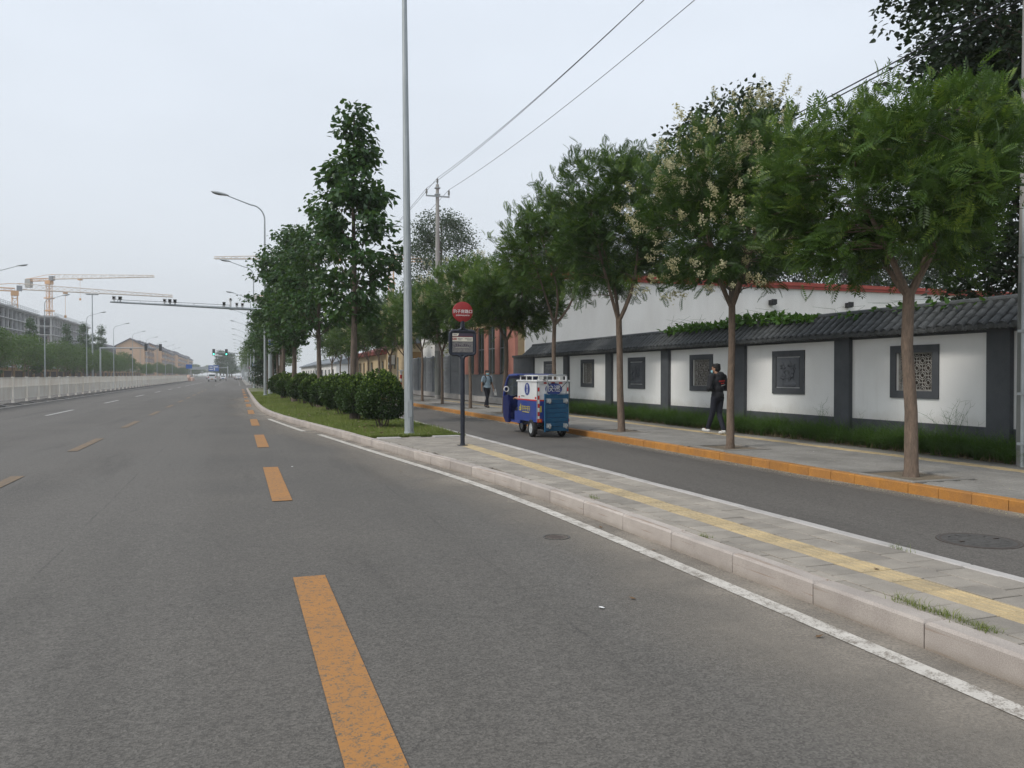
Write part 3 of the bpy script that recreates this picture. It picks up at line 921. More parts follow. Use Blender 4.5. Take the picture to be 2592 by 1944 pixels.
mb = MB(); mb.box(0, 10, 0, 19, 0, 3.4); ob('wall', mb, M['beige'], b2)
mb = MB(); mb.prism([(-.5, 3.4), (-.5, 3.75), (2.5, 4.6), (10.2, 4.6), (10.2, 3.4)], -.02, 19.3, 'y'); ob('roof', mb, M['roof_red'], b2)
for y in (1.2, 3.2, 7.5, 10, 13, 16):
    mb = MB(); mb.box(-.03, .03, y, y+.8, 1.7, 2.8); w_ = ob('window', mb, M['brown_band'], b2)
    mb = MB(); mb.box(-.05, -.031, y+.07, y+.73, 1.77, 2.73); ob('pane', mb, M['glass_dark'], w_)
b3 = thing('white_shed', 'white plant room standing behind the roof of the beige house', 'building', (16.5, 80, .1))
mb = MB(); mb.box(0, 5, 0, 8, 0, 6.2); ob('wall', mb, M['white'], b3)
mb = MB(); mb.box(-.2, 5.2, -.2, 8.2, 6.2, 6.5); ob('roof', mb, M['roof_grey'], b3)
b4 = thing('low_grey_house', 'low house with whitewashed walls and dark roof beyond the side road', 'building', (14, 122, .1))
mb = MB(); mb.box(0, 8, 0, 70, 0, 3.2); ob('wall', mb, M['plaster_old'], b4)
mb = MB(); mb.prism([(-.4, 3.2), (-.4, 3.4), (4, 4.9), (8.4, 3.4), (8.4, 3.2)], -.3, 70.3, 'y'); ob('roof', mb, M['roof_grey'], b4)
for k in range(12):
    mb = MB(); mb.box(-.04, .02, 3+k*5.6, 4.6+k*5.6, 1, 2.4); ob('window', mb, M['glass_dark'], b4)
# striped barrier post beside the hoarding
bp = thing('barrier_post', 'striped red and white barrier post at the end of the metal hoarding', 'post', (12.3, 62.9, .13))
for k in range(6):
    mb = MB(); mb.cyl((0, 0, .3*k), (0, 0, .3*k+.299), .09, n=10); ob('band', mb, M['white'] if k % 2 else M['red'], bp, True)
mb = MB(); mb.box(-.17, .17, -.17, .17, 1.8, 1.9); ob('cap', mb, M['white'], bp)
# ================================================================ STREET LAMPS
def lamp_parts(root, side, H=14.0, arm=3.3, hatch=True):
    """tapered faceted pole, curved arm reaching over the road, flat lamp head"""
    bz = H-1.45
    mb = MB(); mb.tube([(0, 0, 0), (0, 0, .01), (0, 0, 3.6), (0, 0, 3.61), (0, 0, 7.2), (0, 0, 7.21), (0, 0, bz)], [.116, .115, .098, .095, .079, .077, .052], 12)
    ob('pole', mb, M['galv'], root)
    pts, rad = [], []
    for k in range(9):
        a = PI/2*k/8
        pts.append((side*.95*(1-math.cos(a)), 0, bz+1.0*math.sin(a))); rad.append(.052-.008*k/8)
    pts.append((side*(arm-.75), 0, bz+1.0+.55)); rad.append(.034)
    mb = MB(); mb.tube(pts, rad, 8); ob('arm', mb, M['galv'], root, True)
    hx = side*(arm-.3); hz = bz+1.66
    mb = MB(); mb.ell((0, 0, 0), (.62, .19, .11), 12, 8)
    h = ob('lamp_head', mb, M['pole_paint'], root, True); h.location = (hx, 0, hz); h.rotation_euler = (0, -side*R(10), 0)
    mb = MB(); mb.ell((side*.12, 0, -.055), (.4, .15, .085), 12, 6); ob('lens', mb, M['concrete_dark'], h, True)
    if hatch:
        mb = MB(); mb.box(-.05, .05, -.119, -.10, .45, .85); ob('hatch', mb, M['galv'], root)
    mb = MB(); mb.lathe([(.2, 0), (.2, .02), (.13, .03), (.12, .09)], n=16); ob('base_flange', mb, M['galv'], root)
GL = 'street lamps along the green island'
l1 = thing('street_lamp', 'tall galvanised street lamp whose pole stands beside the round clipped bush', 'street lamp', (3.93, 19.08, .16))
lamp_parts(l1, -1)
l1.rotation_euler = (0, -R(.55), 0)
labs = ['street lamp with lit up arm rising beside the dark tree row and grey cabinet pole', 'second grey street lamp poking out of the island trees', ]
for k, (x, y, lab) in enumerate([(1.86, 59.7, 'street lamp beside the grey cabinet pole, its arm clear of the dark island trees'),
                                 (1.72, 94.3, 'street lamp at the far tip of the island by the dark pine'),
                                 ]):
    dup(l1, (x, y, .16), 0, lab, GL)
l1['group'] = GL
for k in range(10):
    y = 130+34.3*k
    dup(l1, (1.9, y, .15), 0, ['first','second','third','fourth','fifth','sixth','seventh','eighth','ninth','tenth'][k]+' slender grey street lamp of the hazy line beyond the crossing', 'far street lamps on the near side')
GO = 'street lamps across the road'
lo_ = thing('street_lamp', 'street lamp over the opposite carriageway, its head alone at the frame edge', 'street lamp', (-26.6, 106, .15), 0, GO)
lamp_parts(lo_, 1)
for k in range(1, 9):
    y = 106+37*k
    dup(lo_, (-28.8, y, .15), 0, ['street lamp rising in front of the crane mast', 'street lamp at the end of the concrete frame building', 'street lamp beside the tall double headed mast'][k-1] if k < 4 else 'pale street lamp in front of the far apartment row', GO if k < 4 else 'far street lamps across the road')
# tall mast with a crown of floodlights
tm = thing('light_mast', 'tall thin floodlight mast with flat double lamp across the road', 'light mast', (-33, 214, .1))
mb = MB(); mb.tube([(0, 0, 0), (0, 0, 21)], [.22, .1], 10); ob('pole', mb, M['galv'], tm)
for x in (-1.0, .0, 1.0):
    mb = MB(); mb.box(x-.45, x+.45, -.5, .5, 20.9, 21.15); ob('floodlight', mb, M['white'], tm)
mb = MB(); mb.tube([(-1.3, 0, 20.8), (1.3, 0, 20.8)], .07, 6); ob('crossbar', mb, M['galv'], tm)

# ---------------------------------------------------------------- camera gantry
ga = thing('camera_gantry', 'long grey traffic camera arm reaching out over the main road', 'camera gantry', (2.35, 63.6, .15))
mb = MB(); mb.tube([(0, 0, 0), (0, 0, 7.0)], [.17, .13], 12); ob('pole', mb, M['galv'], ga)
mb = MB(); mb.tube([(0, 0, 6.42), (-11.0, 0, 6.72)], [.12, .06], 10); ob('arm', mb, M['galv'], ga)
mb = MB(); mb.tube([(-2.9, -.05, 6.72), (-5.5, -.05, 6.79), (-10.6, -.05, 6.89)], .022, 6)
for x in (-3.4, -5.4, -7.0, -9, -10.5): mb.cyl((x, -.05, 6.6-.027*(x+3.4)*.6), (x, -.05, 6.75-.02*(x+3.4)), .018, n=6)
ob('cable_pipe', mb, M['galv'], ga)
for x, kind in ((-10.75, 'w'), (-10.35, 'd'), (-7.4, 'w'), (-7.05, 'd'), (-6.7, 'd'), (-3.3, 'd'), (-2.85, 'dome'), (-2.4, 'w'), (-2.0, 'w')):
    z = 6.42+.0273*-x+.08
    mb = MB()
    if kind == 'dome':
        mb.cyl((x, 0, z), (x, 0, z+.45), .07, n=10); mb.ell((x, 0, z+.55), (.13, .13, .15), 10, 8)
        cm = ob('dome_camera', mb, M['white'], ga, True)
    else:
        mb.box(x-.10, x+.10, -.22, .2, z+.10, z+.31); mb.box(x-.12, x+.12, -.28, .22, z+.31, z+.33); mb.cyl((x, 0, z-.02), (x, 0, z+.12), .035, n=8)
        cm = ob('traffic_camera' if kind == 'w' else 'flash_lamp', mb, M['white'] if kind == 'w' else M['concrete_dark'], ga)
    mb = MB(); mb.box(x-.07, x+.07, -.235, -.221, z+.14, z+.28) if kind != 'dome' else mb.ell((x, -.06, z+.58), (.09, .09, .09), 10, 6)
    ob('camera_lens', mb, M['black'], cm)
mb = MB(); mb.box(.16, .72, -.2, .2, 3.3, 5.0); mb.box(.12, .76, -.24, .24, 5.0, 5.05); bx_ = ob('control_cabinet', mb, M['pole_paint'], ga)
mb = MB(); mb.cyl((.68, 0, 2.2), (.68, 0, 3.3), .05, n=8); ob('conduit', mb, M['pole_paint'], ga)
sp_ = thing('blue_sign', 'small square blue direction sign fixed to the lamp pole', 'sign', (2.05, 59.45, 3.5))
mb = MB(); mb.box(.0, .42, -.02, .0, 0, .62); ob('board', mb, M['white'], sp_)
mb = MB(); mb.box(.04, .38, -.026, -.021, .28, .58); ob('blue_field', mb, M['sign_blue'], sp_)
mb = MB(); mb.add([(.1, -.03, .47), (.24, -.03, .47), (.24, -.03, .53), (.34, -.03, .43), (.24, -.03, .33), (.24, -.03, .39), (.1, -.03, .39)], [(0, 1, 2, 3, 4, 5, 6)]); ob('arrow', mb, M['white'], sp_)

# ---------------------------------------------------------------- power poles and wires
def power_pole(x, y, label, group):
    u = thing('utility_pole', label, 'utility pole', (x, y, .1), 0, group)
    mb = MB(); mb.tube([(0, 0, 0), (0, 0, 3.2), (0, 0, 13.2)], [.19, .175, .10], 14); ob('pole', mb, M['concrete'], u, True)
    mb = MB(); mb.tube([(0, 0, .3), (0, 0, 3.0)], [.194, .181], 14); ob('dark_sleeve', mb, M['concrete_dark'], u, True)
    mb = MB(); mb.box(-.74, .74, -.13, -.06, 12.42, 12.50); mb.box(-.16, .16, -.135, .135, 12.55, 12.61); mb.box(-.16, .16, -.14, .14, 12.95, 13.01); ob('crossarm', mb, M['galv'], u)
    for xx, z in ((-.7, 12.5), (.7, 12.5), (0, 13.2)):
        mb = MB(); mb.lathe([(.03, 0), (.03, .08), (.07, .1), (.05, .17), (.075, .2), (.05, .27), (.065, .3), (.04, .38)], (xx, -.095 if xx else 0, z), n=10); ob('insulator', mb, M['concrete_dark'], u, True)
    return u
GP = 'concrete power poles behind the pavement'
pA = power_pole(11.62, 47.8, 'concrete power pole with crossarm standing clear above the tree tops', GP)
pB = power_pole(12.06, 9.4, 'thick concrete power pole cut by the frame edge beside the tiled wall', GP)
mb = MB(); mb.tube([(-.23, -.05, 0), (-.23, -.05, 4.2)], .03, 8)
for z in (.4, 1.2, 2.2, 3.4): mb.box(-.28, .0, -.11, .01, z, z+.04)
ob('conduit', mb, M['pole_paint'], pB)
pC = dup(pA, (11.6, 86.5, .1), 0, 'concrete power pole with crossarm further along, half hidden by foliage', GP)
dup(pA, (11.6, 125, .1), 0, 'concrete power pole with crossarm beyond the crossing in haze', GP)
pys = [-30, 9.4, 47.8, 86.5, 125]
for xx, z in ((-.7, 13.0), (0, 13.7), (.7, 13.0)):
    mb = MB()
    for a, b in zip(pys[:-1], pys[1:]):
        xa, xb = (12.06 if a < 20 else 11.62), (12.06 if b < 20 else 11.62)
        dy = -.095 if xx else 0
        mb.tube([(xa+(xb-xa)*q/14+xx, a+dy+(b-a)*q/14, z-.55*4*(q/14)*(1-q/14)) for q in range(15)], .011, 5)
    w_ = ob('power_line', mb, M['black']); tag(w_, {-.7: 'overhead power wire on the road side of the poles', 0: 'topmost overhead power wire running over the pole tops', .7: 'overhead power wire on the wall side of the poles'}[xx], 'wire', 'overhead wires')
mb = MB()
for off in (0, .06):
    for a, b in zip(pys[:-1], pys[1:]):
        mb.tube([(11.66+off, a+(b-a)*q/14, 7.6-off-.5*4*(q/14)*(1-q/14)) for q in range(15)], .014, 5)
w_ = ob('telephone_cable', mb, M['black']); tag(w_, 'low twin cable strung between the poles through the tree crowns', 'cable')

# ================================================================ BUS STOP SIGN
def text_mesh(body, size, m, extrude=.002, bold=.012):
    c = bpy.data.curves.new('lettering', 'FONT'); c.body = body; c.size = size; c.align_x = 'CENTER'; c.align_y = 'CENTER'; c.extrude = extrude; c.offset = size*bold
    o = bpy.data.objects.new('tmp', c); COL.objects.link(o)
    me = bpy.data.meshes.new_from_object(o.evaluated_get(bpy.context.evaluated_depsgraph_get()))
    bpy.data.objects.remove(o); me.materials.clear(); me.materials.append(m)
    return me
bs = thing('bus_stop_sign', 'dark bus stop post with a round red disc over a framed timetable', 'bus stop sign', (4.41, 15.96, .155), R(-4))
mb = MB(); mb.lathe([(.11, 0), (.11, .012), (.055, .02), (.05, .05)], n=16); mb.tube([(0, 0, .02), (0, 0, 1.82)], .047, 14); ob('post', mb, M['dark_metal'], bs, True)
Zp = 2.13; hw, hh = .265, .245
ring = []
for (cx_, cz_, a0) in ((hw-.07, hh-.07, 0), (-hw+.07, hh-.07, 90), (-hw+.07, -hh+.07, 180), (hw-.07, -hh+.07, 270)):
    for k in range(6):
        a = R(a0+90*k/5); ring.append((cx_+.07*math.cos(a), 0, Zp+cz_+.07*math.sin(a)))
ring.append(ring[0])
mb = MB(); mb.tube(ring, .03, 10, cap=False)
for sx in (-1, 1):   # the post forks into the frame, below and above
    mb.tube([(0, 0, 1.75), (sx*.012, 0, 1.80), (sx*.04, 0, Zp-hh-.03), (sx*.12, 0, Zp-hh)], [.046, .04, .034, .03], 10)
    mb.tube([(0, 0, Zp+hh+.2), (sx*.008, 0, Zp+hh+.1), (sx*.03, 0, Zp+hh+.035), (sx*.12, 0, Zp+hh)], [.042, .038, .032, .03], 10)
ob('frame', mb, M['dark_metal'], bs, True)
mb = MB(); mb.box(-hw, hw, -.012, .012, Zp-hh, Zp+hh); tp = ob('timetable', mb, M['dark_metal'], bs)
def plate(x0, x1, z0, z1, m, name, par, y=-.0145):
    mb = MB(); mb.add([(x0, y, z0), (x1, y, z0), (x1, y, z1), (x0, y, z1)], [(0, 1, 2, 3)]); return ob(name, mb, M[m], par)
plate(-.215, .215, Zp+.135, Zp+.195, 'panel_purple', 'header_strip', tp)
mb = MB(); mb.add([(-.215, -.0155, Zp+.14), (-.10, -.0155, Zp+.14), (-.075, -.0155, Zp+.195), (-.215, -.0155, Zp+.195)], [(0, 1, 2, 3)]); ob('header_tag', mb, M['cream'], tp)
plate(-.195, -.12, Zp+.158, Zp+.174, 'panel_grey', 'header_print', tp, -.0165)
plate(-.215, .215, Zp+.126, Zp+.132, 'sign_red', 'red_rule', tp)
plate(-.215, .215, Zp+.03, Zp+.12, 'cream', 'route_strip', tp)
plate(-.212, -.125, Zp+.06, Zp+.105, 'sign_red', 'route_box', tp, -.0155)
link('route_number', text_mesh('412', .048, M['cream'], .0003), tp, (-.168, -.0162, Zp+.083), (PI/2, 0, 0))
for x0, x1, z in ((-.105, .0, .08), (.045, .20, .08), (-.09, -.03, .055), (.09, .19, .055)):
    plate(x0, x1, Zp+z, Zp+z+.012, 'panel_grey', 'route_print', tp, -.0155)
plate(-.215, .215, Zp-.195, Zp+.02, 'panel_grey', 'notice', tp)
plate(-.15, .13, Zp-.098, Zp-.094, 'cream', 'notice_rule', tp, -.0155)
for k in range(9):
    plate(-.19+.042*k, -.165+.042*k, Zp-.075, Zp-.075+.02+.012*((k*7) % 4), 'panel_purple', 'notice_print', tp, -.0153)
Zd = 2.77
mb = MB(); mb.lathe([(.20, -.03), (.212, -.022), (.212, .022), (.20, .03)], (0, 0, Zd), 'y', 40); dk = ob('disc', mb, M['sign_red'], bs, True)
mb = MB(); mb.tube([(0, 0, Zp+hh+.16), (0, 0, Zd-.19)], .042, 12); ob('neck', mb, M['dark_metal'], bs, True)
link('stop_name', text_mesh('驹子房路口', .082, M['white'], .002, .005), dk, (0, -.033, Zd+.005), (PI/2, 0, 0))
link('stop_name_latin', text_mesh('JUZIFANGLUKOU', .036, M['white']), dk, (0, -.033, Zd-.072), (PI/2, 0, 0))

# ================================================================ DELIVERY TRICYCLE
tk = thing('delivery_tricycle', 'blue and white cargo tricycle with an open cab driving along the side road', 'tricycle', (7.68, 19.05, .003))
def wheel_parts(c, r, w, root):
    mb = MB(); mb.lathe([(r*.62, -w/2), (r*.9, -w/2), (r, -w/3), (r, w/3), (r*.9, w/2), (r*.62, w/2), (r*.62, -w/2)], (0, 0, 0), 'x', 24, 0, False)
    t_ = ob('wheel', mb, M['rubber'], root, True); t_.location = c
    mb = MB(); mb.lathe([(r*.63, -w*.36), (r*.56, -w*.42), (r*.5, -w*.25), (r*.18, -w*.3), (r*.15, -w*.45), (.002, -w*.45)], (0, 0, 0), 'x', 20)
    mb.lathe([(.002, w*.45), (r*.15, w*.45), (r*.18, w*.3), (r*.5, w*.25), (r*.56, w*.42), (r*.63, w*.36)], (0, 0, 0), 'x', 20)
    ob('rim', mb, M['pole_paint'], t_, True)
for c in ((-.41, .42, .23), (.41, .42, .23)): wheel_parts(c, .23, .12, tk)
wheel_parts((0, 2.3, .21), .21, .10, tk)
mb = MB(); mb.cyl((-.4, .42, .23), (.4, .42, .23), .04); mb.ell((0, .42, .23), (.14, .11, .11)); mb.box(-.3, -.24, .0, 1.7, .3, .38); mb.box(.24, .3, .0, 1.7, .3, .38); mb.box(-.42, .42, .0, .06, .33, .40)
for x in (-.3, .3): mb.box(x-.03, x+.03, .1, .75, .27, .30)
ob('chassis', mb, M['black'], tk)
mb = MB(); mb.box(-.44, .44, .02, 1.5, .40, .945); cargo = ob('cargo_box', mb, M['truck_blue'], tk)
mb = MB(); mb.box(-.44, .44, .02, 1.5, .98, 1.445); ob('upper_panels', mb, M['truck_white'], cargo)
mb = MB(); mb.box(-.443, .443, .017, 1.503, .945, .98); ob('red_stripe', mb, M['red'], cargo)
mb = MB(); mb.cham(-.465, .465, -.01, 1.53, 1.445, 1.485, .012); ob('lid', mb, M['truck_white'], cargo)
mb = MB()
for x in (-.43, .43): mb.box(x-.012, x+.012, .005, .03, .42, 1.44)
ob('corner_strip', mb, M['galv'], cargo)
for x in (-.40, .40):
    for k in range(9):
        plate(x-.025, x+.025, .46+.105*k, .56+.105*k, 'red' if k % 2 else 'white', 'reflective_tape', cargo, .0)
for k in range(7):
    plate(-.36+.105*k, -.262+.105*k, 1.39, 1.43, 'red' if k % 2 else 'white', 'reflective_tape', cargo, .012)
for k in range(8):
    mb = MB(); y = .06+.18*k
    if k in (0, 7): mb.box(-.4445, -.441, y, y+.1, 1.0, 1.05); ob('reflective_tape', mb, M['red'], cargo)
def disc(rx, rz, m, name, par, loc, rot):
    mb = MB(); n = 32; mb.add([(rx*math.cos(2*PI*k/n), rz*math.sin(2*PI*k/n), 0) for k in range(n)], [tuple(range(n))]); o = ob(name, mb, M[m], par); o.location = loc; o.rotation_euler = rot; return o
disc(.235, .155, 'truck_blue', 'oval_badge', cargo, (.02, .012, 1.255), (PI/2, 0, 0))
link('badge_lettering', text_mesh('快递', .19, M['truck_white'], .001, .004), cargo, (.02, .009, 1.255), (PI/2, 0, 0))
disc(.20, .165, 'truck_blue', 'oval_badge', cargo, (-.4425, .74, 1.245), (PI/2, 0, -PI/2))
link('badge_lettering', text_mesh('快\n递', .125, M['truck_white'], .001, .004), cargo, (-.445, .74, 1.245), (PI/2, 0, -PI/2))
mb = MB()      # side print: a large first letter, a row of blocks, a small line beneath; one small dark line on the white
def sq(y0, y1, z0, z1): mb.add([(-.4435, y0, z0), (-.4435, y1, z0), (-.4435, y1, z1), (-.4435, y0, z1)], [(0, 1, 2, 3)])
sq(1.28, 1.22, .66, .84); sq(1.36, 1.28, .66, .69); sq(1.38, 1.35, .66, .76); sq(1.36, 1.28, .73, .76)
for k in range(5):
    y = 1.17-.135*k; sq(y, y-.11, .77, .795); sq(y, y-.11, .715, .735); sq(y-.04, y-.07, .67, .795)
sq(1.1, .58, .625, .645)
ob('side_print', mb, M['print_yellow'], cargo)
mb = MB(); sq(1.2, .95, 1.04, 1.07); ob('small_print', mb, M['concrete_dark'], cargo)
mb = MB(); mb.add([(-.36, .018, .66), (-.31, .018, .66), (-.31, .018, .82), (-.36, .018, .82)], [(0, 1, 2, 3)]); ob('rear_print', mb, M['print_yellow'], cargo)
for x in (-.375, .375):
    mb = MB(); mb.box(x-.065, x+.065, -.02, .03, .40, .49); tl = ob('tail_light', mb, M['lens_red'], tk)
    mb = MB(); mb.box(x-.03, x+.03, -.024, -.0201, .415, .475); ob('indicator', mb, M['lens_orange'], tl)
mb = MB(); mb.box(-.44, .44, -.004, .018, .40, .44); ob('bumper', mb, M['truck_blue_dark'], tk)
# luggage rail on the lid
mb = MB(); rz = 1.60
loop = [(-.38, .05, rz), (.38, .05, rz), (.38, 1.42, rz), (-.38, 1.42, rz), (-.38, .05, rz)]
mb.tube(loop, .02, 8, cap=False)
for x in (-.38, .38):
    for y in (.05, .5, .95, 1.42): mb.cyl((x, y, 1.48), (x, y, rz), .018, n=8)
ob('luggage_rail', mb, M['truck_white'], tk, True)
# cab: cowl, curved pillars, roof, windscreen, seat box, handlebar
def cab_side(x):
    out = [(2.50, .28), (2.68, .42), (2.74, .70), (2.70, 1.02), (2.28, 1.06), (2.20, .80), (2.24, .28)]
    return out
for x0, x1 in ((-.46, -.40), (.40, .46)):
    mb = MB(); mb.prism(cab_side(0), x0, x1, 'x'); ob('cowl_side', mb, M['truck_blue_dark'], tk)
mb = MB(); mb.prism([(2.62, .28), (2.74, .55), (2.70, 1.02), (2.64, 1.02), (2.68, .55), (2.57, .28)], -.40, .40, 'x'); ob('front_cowl', mb, M['truck_blue'], tk)
for x in (-.43, .43):
    mb = MB(); mb.tube([(x, 2.70, 1.02), (x, 2.55, 1.30), (x, 2.36, 1.52), (x, 2.18, 1.605), (x, 1.5, 1.62)], [.045, .042, .04, .035, .03], 8); ob('roof_pillar', mb, M['truck_blue'], tk, True)
mb = MB()
for a, b in (((2.70, 1.02), (2.55, 1.30)), ((2.55, 1.30), (2.36, 1.52))): mb.prism([a, b, (b[0]-.012, b[1]-.004), (a[0]-.012, a[1])], -.40, .40, 'x')
ob('windscreen', mb, M['clear_glass'], tk)
mb = MB(); mb.prism([(2.38, 1.515), (2.2, 1.61), (1.9, 1.655), (1.1, 1.645), (1.1, 1.615), (1.9, 1.62), (2.18, 1.58)], -.45, .45, 'x'); ob('cab_roof', mb, M['truck_blue'], tk)
mb = MB(); mb.box(-.36, .36, 1.51, 1.98, .36, .62); ob('seat_box', mb, M['truck_blue'], tk)
mb = MB(); mb.cham(-.34, .34, 1.53, 1.97, .62, .72, .02); ob('seat', mb, M['black'], tk)
mb = MB(); mb.box(-.38, .38, 1.5, 2.55, .30, .36); ob('footboard', mb, M['truck_blue'], tk)
mb = MB(); mb.tube([(-.34, 2.18, 1.0), (-.2, 2.3, 1.04), (0, 2.34, 1.0), (.2, 2.3, 1.04), (.34, 2.18, 1.0)], .018, 8); mb.cyl((0, 2.34, 1.0), (0, 2.42, .4), .03, n=8); ob('handlebar', mb, M['black'], tk, True)
mb = MB(); mb.lathe([(.075, -.015), (.085, 0), (.075, .015), (.055, .012), (.055, -.012), (.075, -.015)], (0, 0, 0), 'y', 16, 0, False); mr = ob('mirror', mb, M['white'], tk, True); mr.location = (-.53, 2.2, 1.22)
mb = MB(); mb.cyl((-.43, 2.4, 1.3), (-.53, 2.21, 1.24), .012, n=6); ob('mirror_stalk', mb, M['black'], tk)
mb = MB(); mb.prism([(2.06, .22), (2.14, .38), (2.3, .46), (2.46, .38), (2.54, .22), (2.5, .22), (2.42, .35), (2.3, .42), (2.18, .35), (2.1, .22)], -.08, .08, 'x'); ob('mudguard', mb, M['truck_blue'], tk)
# folded platform trolley strapped to the back
tr = thing('platform_trolley', 'worn blue folding platform trolley hung on the back of the tricycle', 'trolley', (7.72, 18.9, .16), 0)
for k in range(8):
    z = .02+.118*k
    mb = MB(); mb.prism([(.05, z), (.02, z+.005), (.005, z+.112), (.05, z+.112)], -.31, .31, 'x'); ob('deck_slat', mb, M['trolley_blue'], tr)
mb = MB()
for x in (-.325, .31): mb.box(x, x+.015, -.005, .06, 0, .98)
mb.box(-.31, .31, -.005, .06, .965, .98); ob('deck_rim', mb, M['trolley_blue'], tr)
for x in (-.23, .23):
    for z in (.16, .80):
        mb = MB(); mb.lathe([(.055, -.018), (.06, 0), (.055, .018), (.02, .02), (.02, -.02)], (x+.02, -.06, z-.02), 'x', 14); c_ = ob('caster', mb, M['caster'], tr, True)
        mb = MB(); mb.box(x-.05, x+.06, -.012, .0, z-.05, z+.06); mb.box(x-.01, x-.004, -.08, -.0, z-.03, z+.03); mb.box(x+.044, x+.05, -.08, 0, z-.03, z+.03); ob('fork', mb, M['galv'], c_)
mb = MB(); mb.tube([(-.27, .03, .96), (-.27, -.03, 1.2), (-.27, -.02, 1.43), (-.22, -.02, 1.46), (.22, -.02, 1.46), (.27, -.02, 1.43), (.27, -.03, 1.2), (.27, .03, .96)], .016, 8); ob('handle', mb, M['galv'], tr, True)
mb = MB(); mb.tube([(-.33, .13, 1.34), (-.28, -.03, 1.3), (-.1, -.05, 1.05), (.1, -.04, 1.12), (.3, -.03, 1.32), (.34, .13, 1.36)], .009, 6); ob('strap', mb, M['black'], tr)

# ================================================================ WHITE RAILING
rl = thing('median_railing', 'long white steel railing on grey blocks dividing the carriageways', 'railing', (fx(34), 34, 0))
SP = 3.03
pm = MB(); pm.box(-.06, .06, -.06, .06, .1, 1.48); pm.box(-.07, .07, -.07, .07, 1.48, 1.52); post_me = pm.mesh('post', M['fence_white'])
bm_ = MB(); bm_.prism([(-.48, 0), (.48, 0), (.40, .06), (.2, .13), (-.2, .13), (-.40, .06)], -.19, .19, 'y'); base_me = bm_.mesh('base_block', M['fence_base'])
im = MB(); n_ = 26
for k in range(n_):
    y = .07+(SP-.14)*(k+.5)/n_
    im.box(-.014, .014, y-.028, y+.028, .34, 1.44)
    y2 = y+(SP-.14)/n_/2
    if k < n_-1: im.box(-.013, .013, y2-.026, y2+.026, .34, .95)
for z in (.30, .93, 1.44): im.box(-.022, .022, .06, SP-.06, z, z+.05)
infill_me = im.mesh('infill_panel', M['fence_white'])
NF = 61
for k in range(NF+1):
    y = SP*k; x = fx(34+y)-fx(34)+rr.uniform(-.02, .02); zr = rr.uniform(-.01, .01)
    link('post', post_me, rl, (x, y, zr)); link('base_block', base_me, rl, (x, y, 0), (0, 0, rr.uniform(-.04, .04)))
    if k < NF: link('infill_panel', infill_me, rl, (x, y, zr), (0, 0, .0052+rr.uniform(-.004, .004)))
eb = thing('railing_end', 'sloping white end panel that closes the median railing', 'railing', (fx(219.2), 218.9, 0))
mb = MB()
for k in range(14):
    y = .2+k*.28; mb.box(-.014, .014, y-.05, y+.05, .2, 1.5-.07*k)
mb.prism([(.05, 1.45), (4, .45), (4, .5), (.05, 1.52)], -.03, .03, 'x'); mb.prism([(.05, .2), (4, .2), (4, .26), (.05, .26)], -.03, .03, 'x')
ob('panel', mb, M['fence_white'], eb)
mb = MB(); mb.box(-.06, .06, 3.95, 4.07, 0, .6); ob('post', mb, M['fence_white'], eb)
cb = thing('crash_cushion', 'faded pink crash cushion barrels at the end of the railing', 'crash cushion', (fx(226)+.2, 226, 0))
for (x, y, h) in ((0, 0, 1.6), (.9, -.6, 1.0), (-.7, -.5, 1.0)):
    mb = MB(); mb.lathe([(.45, 0), (.5, .1), (.48, h*.5), (.5, h*.9), (.4, h)], (x, y, 0), n=16); ob('barrel', mb, M['crash_pink'], cb, True)
mb = MB(); mb.cyl((0, .3, 1.5), (0, .3, 4.2), .06); ob('sign_stem', mb, M['galv'], cb)
mb = MB(); mb.box(-.75, .75, .22, .27, 3.3, 4.4); ob('blue_board', mb, M['sign_blue'], cb)
# ================================================================ TREES AND PLANTS
def unit(a):
    return a/np.maximum(np.linalg.norm(a, axis=-1, keepdims=True), 1e-9)
def frames(d, rng, roll=.5):
    """rotation matrices whose x axis is d, z axis near the world's up, rolled a little"""
    d = unit(d); up = np.tile([0., 0, 1], (len(d), 1)) + rng.normal(0, roll, (len(d), 3))
    y = unit(np.cross(up, d)); z = np.cross(d, y)
    return np.stack([d, y, z], 2)
def scatter(tv, tf, pos, Rm, sc):
    """copies of a template (verts tv, faces tf)"""
    V = np.einsum('nij,mj->nmi', Rm, tv)*sc[:, None, None] + pos[:, None, :]
    n, m = len(pos), len(tv)
    F = (tf[None] + (np.arange(n)*m)[:, None, None]).reshape(-1, tf.shape[1])
    return V.reshape(-1, 3), F
def frond_template(pairs=7, droop=.28):
    tv, tf = [], []
    def leaf(x, z, ang, L, w):
        c, s_ = math.cos(ang), math.sin(ang); b = len(tv)
        def P(u, v, dz): tv.append((x+c*u-s_*v, s_*u+c*v, z+dz))
        P(0, 0, 0); P(L*.45, w, -.02); P(L, 0, -.07); P(L*.45, -w, -.02)
        tf.append((b, b+1, b+2, b+3))
    for k in range(pairs):
        x = .14+.78*k/(pairs-1); z = -droop*x*x
        L = .30*(.75+.5*math.sin(PI*(k+1)/(pairs+1))); w = L*.15
        leaf(x, z, R(58), L, w); leaf(x, z, -R(58), L, w)
    leaf(.95, -droop*.9, 0, .25, .055)
    b = len(tv)         # rachis
    tv.extend([(0, -.008, 0), (0, .008, 0), (.95, .004, -droop*.9), (.95, -.004, -droop*.9)]); tf.append((b, b+1, b+2, b+3))
    return np.array(tv), np.array(tf)
LEAF1 = (np.array([(0, 0, 0), (.45, .3, .03), (1, 0, -.12), (.45, -.3, .03)]), np.array([(0, 1, 2, 3)]))
